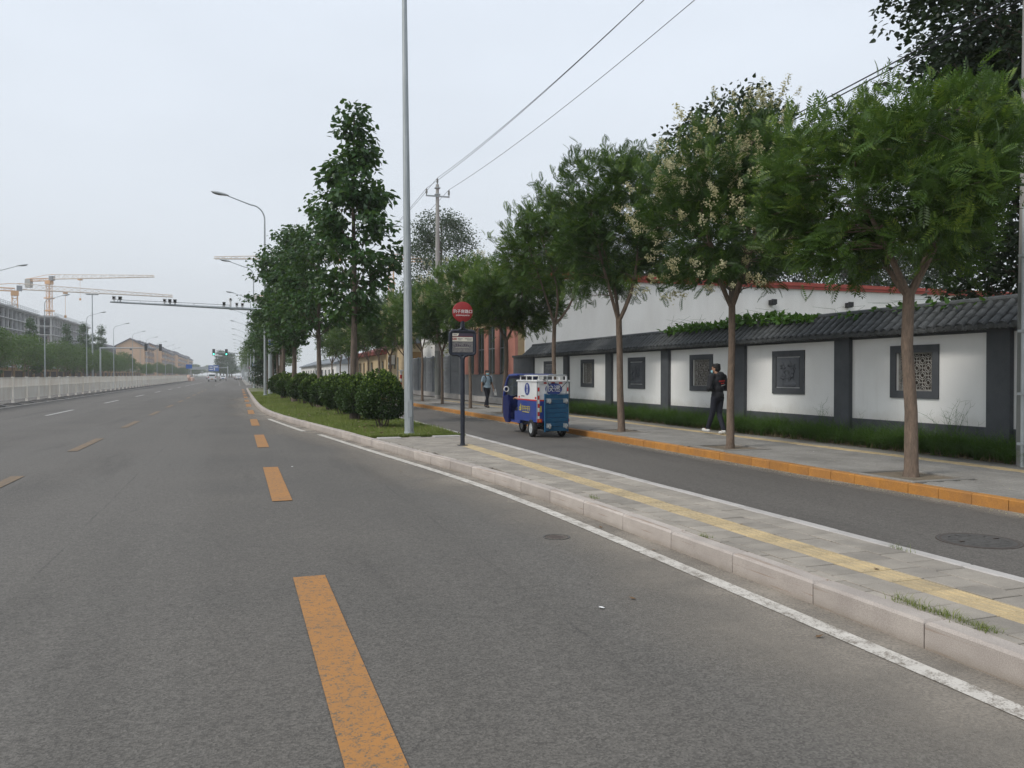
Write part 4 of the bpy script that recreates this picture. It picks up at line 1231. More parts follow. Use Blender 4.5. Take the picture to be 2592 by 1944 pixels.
LEAF2 = (np.array([(0, 0, 0), (.2, .36, .07), (.55, .3, .05), (1.05, 0, -.14), (.55, -.3, .05), (.2, -.36, .07)]), np.array([(0, 1, 2, 3), (3, 4, 5, 0)]))
def lumpy(rng, amp=1.):
    ph = rng.uniform(0, 6.28, 6); fr = rng.integers(2, 5, 3)
    return lambda th, ph_: 1 + amp*(.12*np.sin(fr[0]*th+ph[0]) + .10*np.sin(fr[1]*th+2*ph_+ph[1]) + .10*np.sin(3*ph_+ph[2]))
def limb(mb, a, b, r0, r1, rng, n=5, sag=0.1, sides=6):
    a, b = np.array(a, float), np.array(b, float); L = np.linalg.norm(b-a)
    pts = []
    off = rng.normal(0, .05*L, 3)
    for k in range(n+1):
        f = k/n; p = a+(b-a)*f + off*math.sin(PI*f) + np.array([0, 0, sag*L*math.sin(PI*f)])
        pts.append(tuple(p))
    mb.tube(pts, [r0+(r1-r0)*k/n for k in range(n+1)], sides)
    return pts
FR = frond_template()
def goldenrain(seed, H, zf, rx, tr=.085, nclump=150, per=13, lean=(0, 0), flowers=0, fl=(.17, .30), off=(0, 0), leaf='leaf_gold', skirt=0., zb=None):
    """street tree with feathery leaves: trunk forks low, limbs fan out, sprays of fronds at the twig ends"""
    rng = np.random.default_rng(seed); lf = lumpy(rng, 1.5)
    zb_ = zf-.25 if zb is None else zb; zc = (zb_+H-.3)/2; hz = (H-.3-zb_)/2
    mb = MB()
    top = np.array([lean[0], lean[1], zf])
    tp = [(0, 0, -.02), (.01, 0, .12), (lean[0]*.3+rng.normal(0, .02), lean[1]*.3, zf*.35), (lean[0]*.7+rng.normal(0, .014), lean[1]*.7+rng.normal(0, .014), zf*.7), tuple(top)]
    mb.tube(tp, [tr*1.35, tr*1.1, tr*.98, tr*.9, tr*.88], 10)
    nodes = []
    nl = 4
    for k in range(nl):
        a = 2*PI*k/nl+rng.uniform(-.4, .4)
        e = np.array([lean[0]+rx*.45*math.cos(a), lean[1]+rx*.45*math.sin(a), zc+hz*rng.uniform(-.1, .25)])
        pts = limb(mb, top-np.array([0, 0, .12]), e, tr*.62, tr*.25, rng, 6, -.05)
        nodes += [(np.array(p), tr*.5-tr*.28*i/6) for i, p in enumerate(pts) if i >= 2]
        e2 = np.array([e[0]*1.1, e[1]*1.1, H-.5*rng.uniform(.6, 1.4)])
        pts = limb(mb, e, e2, tr*.25, tr*.08, rng, 4, 0)
        nodes += [(np.array(p), tr*.2) for p in pts[1:]]
    cl = []
    while len(cl) < nclump:
        d = unit(rng.normal(0, 1, (1, 3)))[0]; r_ = rng.uniform(.28, 1)**.5
        th, ph = math.atan2(d[1], d[0]), math.acos(d[2])
        w = lf(th, ph)*r_
        p = np.array([lean[0]+off[0]+d[0]*rx*w, lean[1]+off[1]+d[1]*rx*w, zc+d[2]*hz*w])
        if p[2] < zb_-.1-skirt*rng.random(): continue
        f = (p[2]-zb_)/(H-zb_)
        if f < .12 and math.hypot(p[0], p[1]) < rx*.45: continue
        cl.append(p)
    cl = np.array(cl)
    NP = np.array([n_[0] for n_ in nodes])
    for c in cl:
        i = np.argmin(np.linalg.norm(NP-c, axis=1)+np.maximum(0, NP[:, 2]-c[2])*.6)
        limb(mb, NP[i], c, max(.007, nodes[i][1]*.4), .004, rng, 3, .08, 4)
    trunk = mb.mesh('trunk', M['bark'], True)
    ctr = np.array([lean[0], lean[1], zc-.4*hz])
    out = unit((cl-ctr)/np.array([rx, rx, hz]))
    K = per
    pos = np.repeat(cl, K, 0)+rng.normal(0, .15, (len(cl)*K, 3))
    d = unit(np.repeat(out, K, 0)*.75+rng.normal(0, .62, (len(cl)*K, 3))+np.array([0, 0, .18]))
    sc = rng.uniform(*fl, len(pos))
    tint = np.repeat(rng.uniform(0, .75, len(cl)), K)+rng.normal(0, .12, len(pos))
    up = np.repeat((cl[:, 2]-zc)/hz, K); tint = np.clip(tint + .12*(rng.random(len(pos)) < .05)*3, 0, 1)
    # upright shoots above the crown
    ns = 60
    a = rng.uniform(0, 2*PI, ns); rr_ = rx*rng.uniform(0, .97, ns)**.6
    sp = []; sdv = []
    for k in range(ns):
        x, y = lean[0]+off[0]+rr_[k]*math.cos(a[k]), lean[1]+off[1]+rr_[k]*math.sin(a[k]); zt = zc+hz*math.sqrt(max(0, 1-(rr_[k]/rx)**2))*.98
        ln = rng.uniform(.2, .6); ou = rr_[k]/rx*.5; lx, ly = rng.normal(0, .1, 2)+np.array([math.cos(a[k]), math.sin(a[k])])*ou
        for q in range(9):
            f = q/8; sp.append((x+lx*f, y+ly*f, zt-.15+ln*f)); an = q*2.4
            sdv.append((math.cos(an)*(1-.6*f), math.sin(an)*(1-.6*f), .45+.7*f))
    pos = np.vstack([pos, sp]); d = np.vstack([d, unit(np.array(sdv))]); sc = np.concatenate([sc, rng.uniform(.18, .3, len(sp))]); tint = np.concatenate([tint, rng.uniform(.4, .95, len(sp))])
    V, F = scatter(*FR, pos, frames(d, rng, .7), sc)
    nf = len(FR[1])
    crown = np_mesh('crown', V, F, M[leaf], tint=np.repeat(tint, nf))
    blossoms = None
    if flowers:
        rngb = np.random.default_rng(seed+7)
        bt = []; bf = []
        for k in range(60):
            t_ = rngb.random(); q = rngb.normal(0, .15*(1-t_*.55), 3); b = len(bt); c = np.array([t_*.75, q[1], q[2]]); u = unit(rngb.normal(0, 1, (2, 3)))*.06
            bt += [c+u[0], c+u[1], c-u[0], c-u[1]]; bf.append((b, b+1, b+2, b+3))
        score = out[:, 2]*.35+rng.random(len(cl))*.8-out[:, 0]*.55-out[:, 1]*.25
        idx = np.argsort(-score)[:flowers]
        pos = np.repeat(cl[idx], 3, 0)+np.repeat(out[idx], 3, 0)*rng.uniform(.38, .62, (len(idx)*3, 1))+rng.normal(0, .12, (len(idx)*3, 3))
        d = unit(np.repeat(out[idx], 3, 0)+np.array([0, 0, .5])+rng.normal(0, .3, (len(idx)*3, 3)))
        V, F = scatter(np.array(bt), np.array(bf), pos, frames(d, rng), rng.uniform(.2, .38, len(pos)))
        blossoms = np_mesh('blossoms', V, F, M['blossom'], tint=np.repeat(rng.random(len(pos)), len(bf)))
    return trunk, crown, blossoms
def clump_crown(seed, H, z0, prof, nclump, per, leafsize, leaf, tmpl=LEAF2, droop=.4, tr=.14, bark='bark_grey', spread=.28, flat=.6, trunk_top=.95, inner=.35, tiltup=.15):
    """crown of leaf clumps round a straight trunk; prof(f) gives the radius at height fraction f"""
    rng = np.random.default_rng(seed); lf = lumpy(rng)
    mb = MB(); n = 7
    px, py = rng.normal(0, .05, 2)
    tp = [(px*math.sin(k*1.3), py*math.sin(k*1.7), -.02+H*trunk_top*k/n) for k in range(n+1)]
    mb.tube(tp, [tr*(1.25 if k == 0 else 1)*(1-.82*k/n) for k in range(n+1)], 9)
    cl = []
    while len(cl) < nclump:
        f = rng.random(); r_ = prof(f)
        if rng.random() > .25+r_/max(prof(q/10) for q in range(11)): continue
        a = rng.uniform(0, 2*PI); w = lf(a, f*3)*rng.uniform(inner, 1)**.6*r_
        cl.append((w*math.cos(a), w*math.sin(a), z0+(H-z0)*f))
    cl = np.array(cl)
    for c in cl[::2]:
        rad = math.hypot(c[0], c[1]); zb = max(z0*.85, c[2]-rad*rng.uniform(.5, .9)-.1)
        limb(mb, (0, 0, min(zb, H*trunk_top*.96)), c, tr*.22*(1-.7*zb/H), .008, rng, 3, -.06, 4)
    trunk = mb.mesh('trunk', M[bark], True)
    N = nclump*per
    o = np.clip(rng.normal(0, 1, (N, 3)), -1.7, 1.7)*np.array([spread, spread, spread*flat])
    pos = np.repeat(cl, per, 0)+o
    out = unit(np.repeat(cl*np.array([1, 1, 0]), per, 0)+o*2+1e-6)
    d = unit(out*.7+rng.normal(0, .5, (N, 3))+np.array([0, 0, tiltup-droop]))
    sc = leafsize*rng.uniform(.65, 1.25, N)
    V, F = scatter(*tmpl, pos, frames(d, rng, .6), sc)
    top = (o[:, 2]/(spread*flat))
    tint = np.clip(np.repeat(rng.uniform(.05, .6, nclump), per)+rng.normal(0, .1, N), 0, 1)
    crown = np_mesh('crown', V, F, M[leaf], tint=np.repeat(tint, len(tmpl[1])))
    return trunk, crown, None
def plant_tree(meshes, name, label, loc, rotz=0., sc=1., group=None, cat='tree'):
    t = thing(name, label, cat, loc, rotz, group); t.scale = sc if hasattr(sc, '__len__') else (sc,)*3
    link('trunk', meshes[0], t); link('crown', meshes[1], t)
    if meshes[2]: link('blossoms', meshes[2], t)
    return t
GT = 'goldenrain trees along the pavement'
g1 = goldenrain(11, 5.6, 2.75, 1.66, .09, 185, 29, (-.02, .03), 0, skirt=.2, zb=2.8, off=(-.22, .06))
g2 = goldenrain(12, 6.55, 2.95, 1.62, .075, 160, 26, (.04, .0), 100, leaf='leaf_gold_dark', skirt=.15, zb=3.25)
g3 = goldenrain(13, 7.35, 3.0, 1.85, .09, 185, 26, (-.05, .05), 0, leaf='leaf_gold_dark', skirt=.5, zb=3.6)
g4 = goldenrain(14, 6.7, 3.0, 1.6, .07, 140, 23, (.05, 0), 36, leaf='leaf_gold_pale', zb=3.5)
g5 = goldenrain(15, 6.6, 3.0, 1.65, .07, 140, 23, (-.06, .03), 18, zb=3.7)
plant_tree(g1, 'goldenrain_tree', 'feathery goldenrain tree with yellowish shoots in front of the carved lattice window', (9.28, 9.08, .13), 0, 1, GT)
plant_tree(g2, 'goldenrain_tree', 'goldenrain tree full of cream blossom beside the person in the black hoodie', (9.42, 13.8, .13), .15, 1, GT)
plant_tree(g3, 'goldenrain_tree', 'tall goldenrain tree with low drooping branches in front of the red coping', (9.5, 18.8, .13), 0, 1, GT)
plant_tree(g5, 'goldenrain_tree', 'goldenrain tree rising behind the delivery tricycle', (9.75, 24.2, .13), 2.4, 1.08, GT)
plant_tree(g1, 'goldenrain_tree', 'goldenrain tree in front of the pink house between the masked walker and the tricycle', (9.8, 29.3, .13), 3.3, 1.06, GT)
plant_tree(g4, 'goldenrain_tree', 'blossoming goldenrain tree right behind the bus stop sign', (9.75, 34.0, .13), 1.1, 1, GT)
plant_tree(g2, 'goldenrain_tree', 'flowering goldenrain tree before the ribbed metal wall, nearest the bus stop sign', (9.8, 39.3, .13), 4.0, .93, GT)
plant_tree(g4, 'goldenrain_tree', 'goldenrain tree half hidden by the big lamp post in front of the beige house', (9.8, 43.9, .13), 3.6, .97, GT)
for k, (t_, s_) in enumerate(zip(TREES_T[8:], TREES_S[8:])):
    plant_tree((g5, g3, g4)[k % 3], 'goldenrain_tree', ['first','second','third','fourth','fifth','sixth','seventh','eighth'][k]+' goldenrain tree past the big lamp post in the row before the beige houses', (t_, s_, .13), 1.7*k+.4, .92+.03*(k % 3), 'far goldenrain trees behind the island')

# island trees with large drooping leaves
def prof_tall(f): return 1.5*(math.sin(PI*min(1, f*.93+.10)))**.75*(1.0-.42*f) + .07
b1 = clump_crown(21, 10.15, 3.3, prof_tall, 105, 46, .2, 'leaf_big', LEAF2, .55, .13, 'bark_grey', .25, .5, .97, .3)
b2 = clump_crown(22, 9.4, 3.7, lambda f: 1.9*(math.sin(PI*min(1, f*.9+.12)))**.7*(1-.3*f)+.1, 100, 40, .2, 'leaf_big', LEAF2, .55, .13, 'bark_grey', .29, .5, .95, .3)
GI = 'tall broad leaved trees on the island'
plant_tree(b1, 'broadleaf_tree', 'tallest island tree with tiers of large drooping leaves behind the clipped bushes', (3.62, 26.45, .14), .4, 1, GI)
plant_tree(b2, 'broadleaf_tree', 'bushy island tree directly beyond the tallest one, its trunk leaning a little', (3.45, 36.6, .14), 1.2, (.95, .95, .97), GI)
plant_tree(b1, 'broadleaf_tree', 'third dark island tree reaching out towards the street lamp arm', (2.9, 44.7, .14), 2.6, (1.1, 1.1, .93), GI)
plant_tree(b2, 'broadleaf_tree', 'dark island tree whose branch tip crosses the street lamp pole', (2.7, 51.8, .14), 3.9, (1.15, 1.15, 1.1), GI)
for k, (x, y) in enumerate([(2.9, 58.5), (3.0, 66), (2.9, 73.5), (2.7, 81)]):
    plant_tree((b1, b2)[k % 2], 'broadleaf_tree', ['first','second','third','last'][k]+' dark island tree in the dense clump past the grey cabinet pole', (x, y, .14), 2.1*k, (1.1, 1.1, .9), 'island trees in the dense far clump')
pine = clump_crown(31, 4.6, .3, lambda f: 1.75*(1-f)**.7+.1, 130, 46, .2, 'needle', LEAF1, .2, .12, 'bark_grey', .3, .5, .95, .2)
plant_tree(pine, 'pine_tree', 'low dark bushy pine at the far tip of the island', (2.9, 88, .14), 0, 1)

# dark trees beyond the wall and hall
pop = clump_crown(41, 15.5, 3.2, lambda f: 3.6*math.sin(PI*min(1, f*.85+.13))**.6+.2, 430, 200, .145, 'leaf_dark', LEAF2, .35, .26, 'bark_grey', .5, .6, .95, .5)
plant_tree(pop, 'poplar_tree', 'big dark poplar towering over the tiled wall at the top corner of the view', (17.9, 12.5, 0), .8, 1.0)
pop2 = clump_crown(42, 11.2, 5.0, lambda f: 2.1*math.sin(PI*min(1, f*.85+.13))**.6+.2, 130, 70, .17, 'leaf_dark', LEAF2, .3, .16, 'bark_grey', .34, .6, .95, .25)
plant_tree(pop2, 'poplar_tree', 'dark slender tree rising behind the cream blossoming goldenrain tree', (16.0, 23.3, 0), .3, 1)
broad = clump_crown(43, 13, 3.0, lambda f: 4.2*math.sin(PI*min(1, f*.8+.17))**.55+.3, 200, 80, .30, 'leaf_dark', LEAF1, .3, .25, 'bark_grey', .62, .6, .93, .25)
for k, (x, y, sc) in enumerate([(27, 66, 1.0), (34, 64, .95), (41.5, 66, 1.0), (49, 65, 1.02), (56, 63, 1.0), (63.5, 62, 1.05)]):
    plant_tree(broad, 'broadleaf_tree', ['first','second','third','fourth','fifth','sixth'][k]+' dark tree behind the red coped hall, counted from its corner by the pink house', (x, y, 0), 1.3*k, sc, 'dark trees behind the hall')
wil = clump_crown(44, 13.6, 3.5, lambda f: 3.6*math.sin(PI*min(1, f*.8+.16))**.6+.2, 220, 120, .17, 'leaf_willow', LEAF1, .45, .22, 'bark_grey', .5, .6, .95, .2)
plant_tree(wil, 'elm_tree', 'grey green open crowned tree behind the concrete power pole', (17.5, 70.5, 0), .5, 1.18)
yel = clump_crown(45, 4.9, 1.6, lambda f: 1.5*math.sin(PI*min(1, f*.8+.16))**.6+.1, 60, 40, .14, 'leaf_yellow', LEAF1, .3, .08, 'bark', .34, .7, .9, .2)
plant_tree(yel, 'yellow_shrub', 'bright yellow green shrub peeking over the ribbed metal wall', (14.6, 52.8, 0), 0, 1, cat='shrub')

# clipped bushes
def bush(seed, w, h, n, ls):
    rng = np.random.default_rng(seed); lf = lumpy(rng, 1.7)
    d = unit(rng.normal(0, 1, (n, 3))); r_ = rng.uniform(.55, 1, n)**.35
    th, ph = np.arctan2(d[:, 1], d[:, 0]), np.arccos(d[:, 2])
    wob = (lf(th, ph)-1)*.45+1 + rng.normal(0, .035, n) + .16*(rng.random(n) < .035)*rng.random(n)
    pos = d*r_[:, None]*wob[:, None]*np.array([w/2, w/2, h*.44])
    pos[:, 2] += h*.56
    pos[:, 2] = np.where(pos[:, 2] < h*.2, h*.2+rng.random(n)*.1, pos[:, 2])
    dd = unit(d*.8+rng.normal(0, .6, (n, 3))+np.array([0, 0, .25]))
    V, F = scatter(*LEAF2, pos, frames(dd, rng, .7), ls*rng.uniform(.6, 1.25, n))
    tint = np.clip(.08+.3*rng.random(n)+.75*(r_ > .90)*(d[:, 2] > -.1)*(rng.random(n) < .6)*np.clip(d[:, 2]*1.1+.2, 0, 1), 0, 1)  # upper outer leaves tinted brighter: top light put into the leaf colour
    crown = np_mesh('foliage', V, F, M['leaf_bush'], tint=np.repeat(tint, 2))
    mb = MB()
    for k in range(9):
        a = rng.uniform(0, 6.28); q = rng.uniform(.02, .14); limb(mb, (q*math.cos(a), q*math.sin(a), -.02), (w*.3*math.cos(a), w*.3*math.sin(a), h*rng.uniform(.5, .8)), .022, .006, rng, 3, 0, 5)
    return mb.mesh('stems', M['bark_grey'], True), crown
bA, bB = bush(51, 1.36, 1.5, 12000, .068), bush(52, 1.4, 1.4, 8000, .08)
GB = 'round clipped bushes on the island'
BL = ['large round clipped bush at the lamp post, first of the row', 'second clipped bush of the row, partly behind the large one at the lamp post', 'third clipped bush, beside the trunk of the tallest island tree', 'dark clipped bush in the middle of the row', 'clipped bush after the middle of the row with paler green top', 'sixth clipped bush of the row along the lawn', 'seventh bush of the row, low and wide', 'last clipped bush of the row, close to the grey cabinet pole']
for k, (x, y, w) in enumerate([(3.84, 22.3, 1), (3.72, 26.2, .95), (3.66, 29.8, 1.08), (3.55, 33.6, 1.04), (3.4, 37.6, 1.05), (3.2, 42, 1.12), (2.95, 46.6, 1.12), (2.75, 51.4, 1.15)]):
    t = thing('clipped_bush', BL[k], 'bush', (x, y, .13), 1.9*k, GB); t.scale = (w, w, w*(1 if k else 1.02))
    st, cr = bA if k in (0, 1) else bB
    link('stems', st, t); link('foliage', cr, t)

# lawn grass, lily turf below the wall, weeds
def blades(name, pos, h, w, rng, m, lean=.5, seg=2, dirs=None, tint=None):
    n = len(pos); a = rng.uniform(0, 2*PI, n)
    if dirs is None: d = np.stack([np.cos(a), np.sin(a), np.zeros(n)], 1)
    else: d = dirs
    side = np.stack([-d[:, 1], d[:, 0], np.zeros(n)], 1)
    le = lean*rng.uniform(.3, 1.3, n)
    V = np.zeros((n, 2*seg+2, 3)); 
    for k in range(seg+1):
        f = k/seg
        c = pos+np.array([0, 0, 1])*(h*(f-.45*le*f*f))[:, None]+d*(h*le*f*f)[:, None]
        ww = (w*(1-.85*f))[:, None]*side
        V[:, 2*k] = c-ww; V[:, 2*k+1] = c+ww
    F = np.array([(2*k, 2*k+1, 2*k+3, 2*k+2) for k in range(seg)])
    FF = (F[None]+(np.arange(n)*(2*seg+2))[:, None, None]).reshape(-1, 4)
    if tint is None: tint = rng.random(n)
    return np_mesh(name, V.reshape(-1, 3), FF, M[m], tint=np.repeat(tint, seg))
rng = np.random.default_rng(61)
N = 90000
sy = GRASS0+.05+(72-GRASS0)*rng.random(N)**2.0
ktv = np.interp(sy, np.linspace(15, 75, 121), [kt(q) for q in np.linspace(15, 75, 121)])
sx = ktv+.17+(ISL-.13-ktv-.17)*rng.random(N)
pat = np.sin(sx*3.1+1)*np.sin(sy*1.7)+np.sin(sx*1.3-sy*.8)
keep = rng.random(N) > np.clip((pat-.9)*.5, 0, .6)
sx, sy, pat = sx[keep], sy[keep], pat[keep]
n = len(sx); g_h = rng.uniform(.05, .12, n)*(1+.2*pat)
gm = blades('lawn_grass', np.stack([sx, sy, np.full(n, .13)], 1), g_h, rng.uniform(.004, .007, n)*(1+(sy-20)/25), rng, 'grass_lawn', .6, 1, None, np.clip(rng.random(n)*.6+.12*pat+.15, 0, 1))
o = link('lawn_grass', gm, kind='stuff', label='short patchy lawn grass on the island', category='grass')
N = 420        # withered leaves fallen under the bushes and along the lawn's kerb
ly_ = GRASS0+.3+40*rng.random(N)**1.6; lx_ = np.array([kt(q) for q in ly_])+.2+(ISL-.4-np.array([kt(q) for q in ly_]))*rng.random(N)
pos = np.stack([lx_, ly_, np.full(N, .20)], 1); d = unit(np.stack([rng.normal(0, 1, N), rng.normal(0, 1, N), rng.normal(0, .2, N)], 1))
V, F = scatter(*LEAF2, pos, frames(d, rng, .4), rng.uniform(.04, .09, N))
link('withered_leaves', np_mesh('withered_leaves', V, F, M['grass_dry'], tint=np.repeat(rng.random(N), 2)), kind='stuff', label='withered leaves strewn over the island lawn', category='litter')
mb = MB()      # far part of the lawn under the trees
o = link('lawn_floor', strip_mesh('lawn_floor', 70, 94, lambda s: kt(s)+.17, lambda s: ISL-.13, .145, M['turf'], 20), kind='structure')
# lily turf: arching tufts
N = 1500
ty = rng.uniform(4, 34.6, N); tx = 12.05+.9*rng.random(N)
per = 40
pos = np.repeat(np.stack([tx, ty, np.full(N, .15)], 1), per, 0)+rng.normal(0, .03, (N*per, 3))*np.array([1, 1, 0])
a = rng.uniform(0, 2*PI, N*per); dirs = np.stack([np.cos(a)*.8-.45, np.sin(a), np.zeros(N*per)], 1); dirs = unit(dirs)
lt = blades('lily_turf', pos, np.repeat(rng.uniform(.32, .75, N), per)*rng.uniform(.75, 1.1, N*per), rng.uniform(.0045, .0075, N*per), rng, 'grass_long', 1.3, 3, dirs, np.clip(np.repeat(rng.random(N), per)*.6+rng.random(N*per)*.3, 0, 1))
o = link('lily_turf', lt, kind='stuff', label='dark green arching lily turf growing along the foot of the white wall', category='grass')
N = 2600
pos = np.stack([11.98+.35*rng.random(N)**1.5, rng.uniform(4, 30, N), np.full(N, .15)], 1)
dt = blades('dry_grass', pos, rng.uniform(.12, .28, N), rng.uniform(.004, .007, N), rng, 'grass_dry', 1.2, 2)
link('dry_grass', dt, kind='stuff', label='withered grass blades at the edge of the planting bed', category='grass')
# wispy weeds against the white panel
def wisps(name, label, x, y, n, h, seed, sp=.5):
    r = np.random.default_rng(seed); mb = MB()
    for k in range(n):
        b = (r.normal(0, .04), r.normal(0, .08), 0); e = (b[0]+r.normal(0, .05), b[1]+r.normal(0, sp), h*r.uniform(.5, 1))
        pts = limb(mb, b, e, .004, .0015, r, 4, .12, 4)
        for q in pts[2:]:
            for u in range(2):
                limb(mb, q, (q[0]+r.normal(0, .03), q[1]+r.normal(0, .09), q[2]+r.uniform(.02, .12)), .002, .001, r, 2, 0, 3)
    t = link(name, mb.mesh(name, M['grass_long']), None, (x, y, .17)); tag(t, label, 'weed')
    return t
wisps('weed', 'wispy weed spreading thin stems against the white panel by the corner pillar', 12.86, 11.55, 16, .95, 3, .4)
wisps('weed', 'small upright weed against the white panel with the carved bamboo', 12.9, 15.2, 7, .85, 4, .12)
wisps('weed', 'thin weed at the plinth below the lattice window', 12.9, 13.9, 6, .6, 5, .12)
# grass tuft growing from the kerb joint, and tiny ones in the paving
def tuft(x, y, n, L, w, label, z=.15):
    r = np.random.default_rng(int(x*100+y*10))
    pos = np.stack([r.normal(0, w, n), r.uniform(-L/2, L/2, n), np.zeros(n)], 1)
    me = blades('grass_tuft', pos, r.uniform(.03, .085, n), r.uniform(.0015, .003, n), r, 'grass_lawn', .9, 2, None, np.clip(r.random(n), 0, 1))
    t = link('grass_tuft', me, None, (x, y, z)); tag(t, label, 'grass tuft')
tuft(4.05, 3.72, 420, .75, .035, 'ragged green grass tuft growing out of the kerb joint near the frame edge')
tuft(3.99, 6.2, 40, .15, .02, 'tiny grass sprig in the paving joint by the kerb')
tuft(3.98, 8.6, 60, .2, .02, 'small grass sprig behind the kerb stones near the bus stop')
tuft(5.24, 5.2, 40, .3, .012, 'thin line of grass in the far paving edge joint')
# vine along the ridge of the wall
def vine(label, y0, y1, n, seed, hmax):
    r = np.random.default_rng(seed)
    y = r.uniform(y0, y1, n); f = (y-y0)/(y1-y0)
    env = hmax*(.35+.65*np.abs(np.sin(f*5.3+seed)))*np.sin(PI*np.clip(f, .04, .96))**.4
    pos = np.stack([WT+.15+r.normal(0, .16, n), y, 2.93+env*r.random(n)**1.4], 1)
    d = unit(r.normal(0, .6, (n, 3))+np.array([-.5, 0, .1]))
    V, F = scatter(*LEAF2, pos, frames(d, r, .5), r.uniform(.09, .17, n))
    t = thing('climbing_vine', label, 'vine', (0, 0, 0)); link('foliage', np_mesh('foliage', V, F, M['leaf_vine'], tint=np.repeat(r.random(n), 2)), t)
    mb = MB()
    for k in range(int((y1-y0)*2)):
        a = y0+(y1-y0)*r.random(); mb.tube([(WT+.15, a, 2.95), (WT+.1+r.normal(0, .1), a+r.normal(0, .3), 3.05+hmax*.6), (WT+.05+r.normal(0, .15), a+r.normal(0, .5), 3.0+hmax*r.uniform(.8, 1.5))], [.006, .004, .002], 4)
    ob('stems', mb, M['leaf_vine'], t, kind='stuff')
vine('leafy green vine heaped along the wall ridge beyond the hoodie wearer', 15.6, 22.6, 1500, 3, .34)
vine('thin green vine trailing on the wall ridge near the frame edge', 11.0, 15.0, 130, 5, .16)

# litter: fallen petals along the orange kerb, dry leaves, scraps of paper
N = 2600
px_ = np.where(rng.random(N) < .75, SW0-.02-np.abs(rng.normal(0, .08, N)), SW0+.3+rng.random(N)*2.2); py_ = rng.uniform(4, 40, N)
pz_ = np.where(px_ < SW0, .009, .152)
pos = np.stack([px_, py_, pz_], 1); d = unit(np.stack([rng.normal(0, 1, N), rng.normal(0, 1, N), np.full(N, .02)], 1))
V, F = scatter(*LEAF1, pos, frames(d, rng, .1), rng.uniform(.015, .035, N))
link('fallen_petals', np_mesh('fallen_petals', V, F, M['petal'], tint=rng.random(N)), kind='stuff', label='pale fallen petals gathered along the orange kerb', category='litter')
lm_ = MB()
lm_.add([(0, 0, 0), (.02, .018, .008), (.045, .022, .004), (.085, 0, .014), (.05, -.02, .012), (.02, -.02, .002)], [(0, 1, 2, 3), (0, 3, 4, 5)]); lm_.add([(0, 0, .001), (-.03, .004, .006), (-.03, .001, .006)], [(0, 1, 2)])
leaf_me = lm_.mesh('dry_leaf', M['dry_leaf'], fix=False)
for k, (x, y, z, lab) in enumerate([(3.35, 4.0, .012, 'curled dry leaf on the white edge line near the frame bottom'), (3.62, 7.6, .012, 'dry leaf in the gutter dust beside the white line'), (4.55, 4.75, .165, 'dry leaf lying on the yellow guiding strip'), (3.6, 6.5, .012, 'small brown leaf at the foot of the kerb stones'), (2.55, 13.2, .01, 'brown leaf on the asphalt short of the white line'), (2.7, 5.1, .01, 'dark leaf scrap on the bare asphalt'), (1.9, 20.8, .01, 'small leaf on the road beside the lawn kerb'), (4.62, 6.6, .165, 'leaf crumb on the paving by the guiding strip')]):
    lf_ = link('dry_leaf', leaf_me, None, (x, y, z), (0, 0, 1.7*k)); lf_.scale = (.7,)*3; tag(lf_, lab, 'leaf', 'dry leaves on the ground')
pm_ = MB(); pm_.add([(-.028, -.017, 0), (.028, -.02, .004), (.03, .017, .007), (-.025, .02, .003), (0, 0, .012)], [(0, 1, 4), (1, 2, 4), (2, 3, 4), (3, 0, 4)])
pap_me = pm_.mesh('paper_scrap', M['paper'], fix=False)
for x, y, z, lab in [(2.38, 5.0, .008, 'white paper scrap on the asphalt in front of the kerb'), (-7.0, 47.5, .008, 'bright scrap of paper on the far lane near the railing'), (10.4, 12.5, .152, 'crumpled white paper on the pavement between two tree pits'), (.9, 14.5, .008, 'paper fleck near the yellow dashes')]:
    ps_ = link('paper_scrap', pap_me, None, (x, y, z), (0, 0, x)); ps_.scale = (.7,)*3; tag(ps_, lab, 'paper', 'scraps of paper')
# ================================================================ PEOPLE
def blob(name, build, m, vox=.013, smooth=2):
    """one continuous surface grown over overlapping tapered limbs"""
    mb = MB(); build(mb)
    me = mb.mesh('tmp', m)
    o = bpy.data.objects.new('tmp', me); COL.objects.link(o)
    rm = o.modifiers.new('r', 'REMESH'); rm.mode = 'VOXEL'; rm.voxel_size = vox
    sm = o.modifiers.new('s', 'SMOOTH'); sm.iterations = smooth; sm.factor = .5
    out = bpy.data.meshes.new_from_object(o.evaluated_get(bpy.context.evaluated_depsgraph_get()))
    bpy.data.objects.remove(o)
    out.name = name; out.materials.clear(); out.materials.append(m)
    out.polygons.foreach_set('use_smooth', [True]*len(out.polygons)); out.update()
    return out
def cap_(mb, a, b, ra, rb, n=12):
    """tapered limb with rounded ends"""
    a, b = Vector(a), Vector(b); d = (b-a).normalized()
    pts = [a-d*ra*.98, a-d*ra*.7, a, b, b+d*rb*.7, b+d*rb*.98]
    mb.tube(pts, [ra*.2, ra*.71, ra, rb, rb*.71, rb*.2], n)
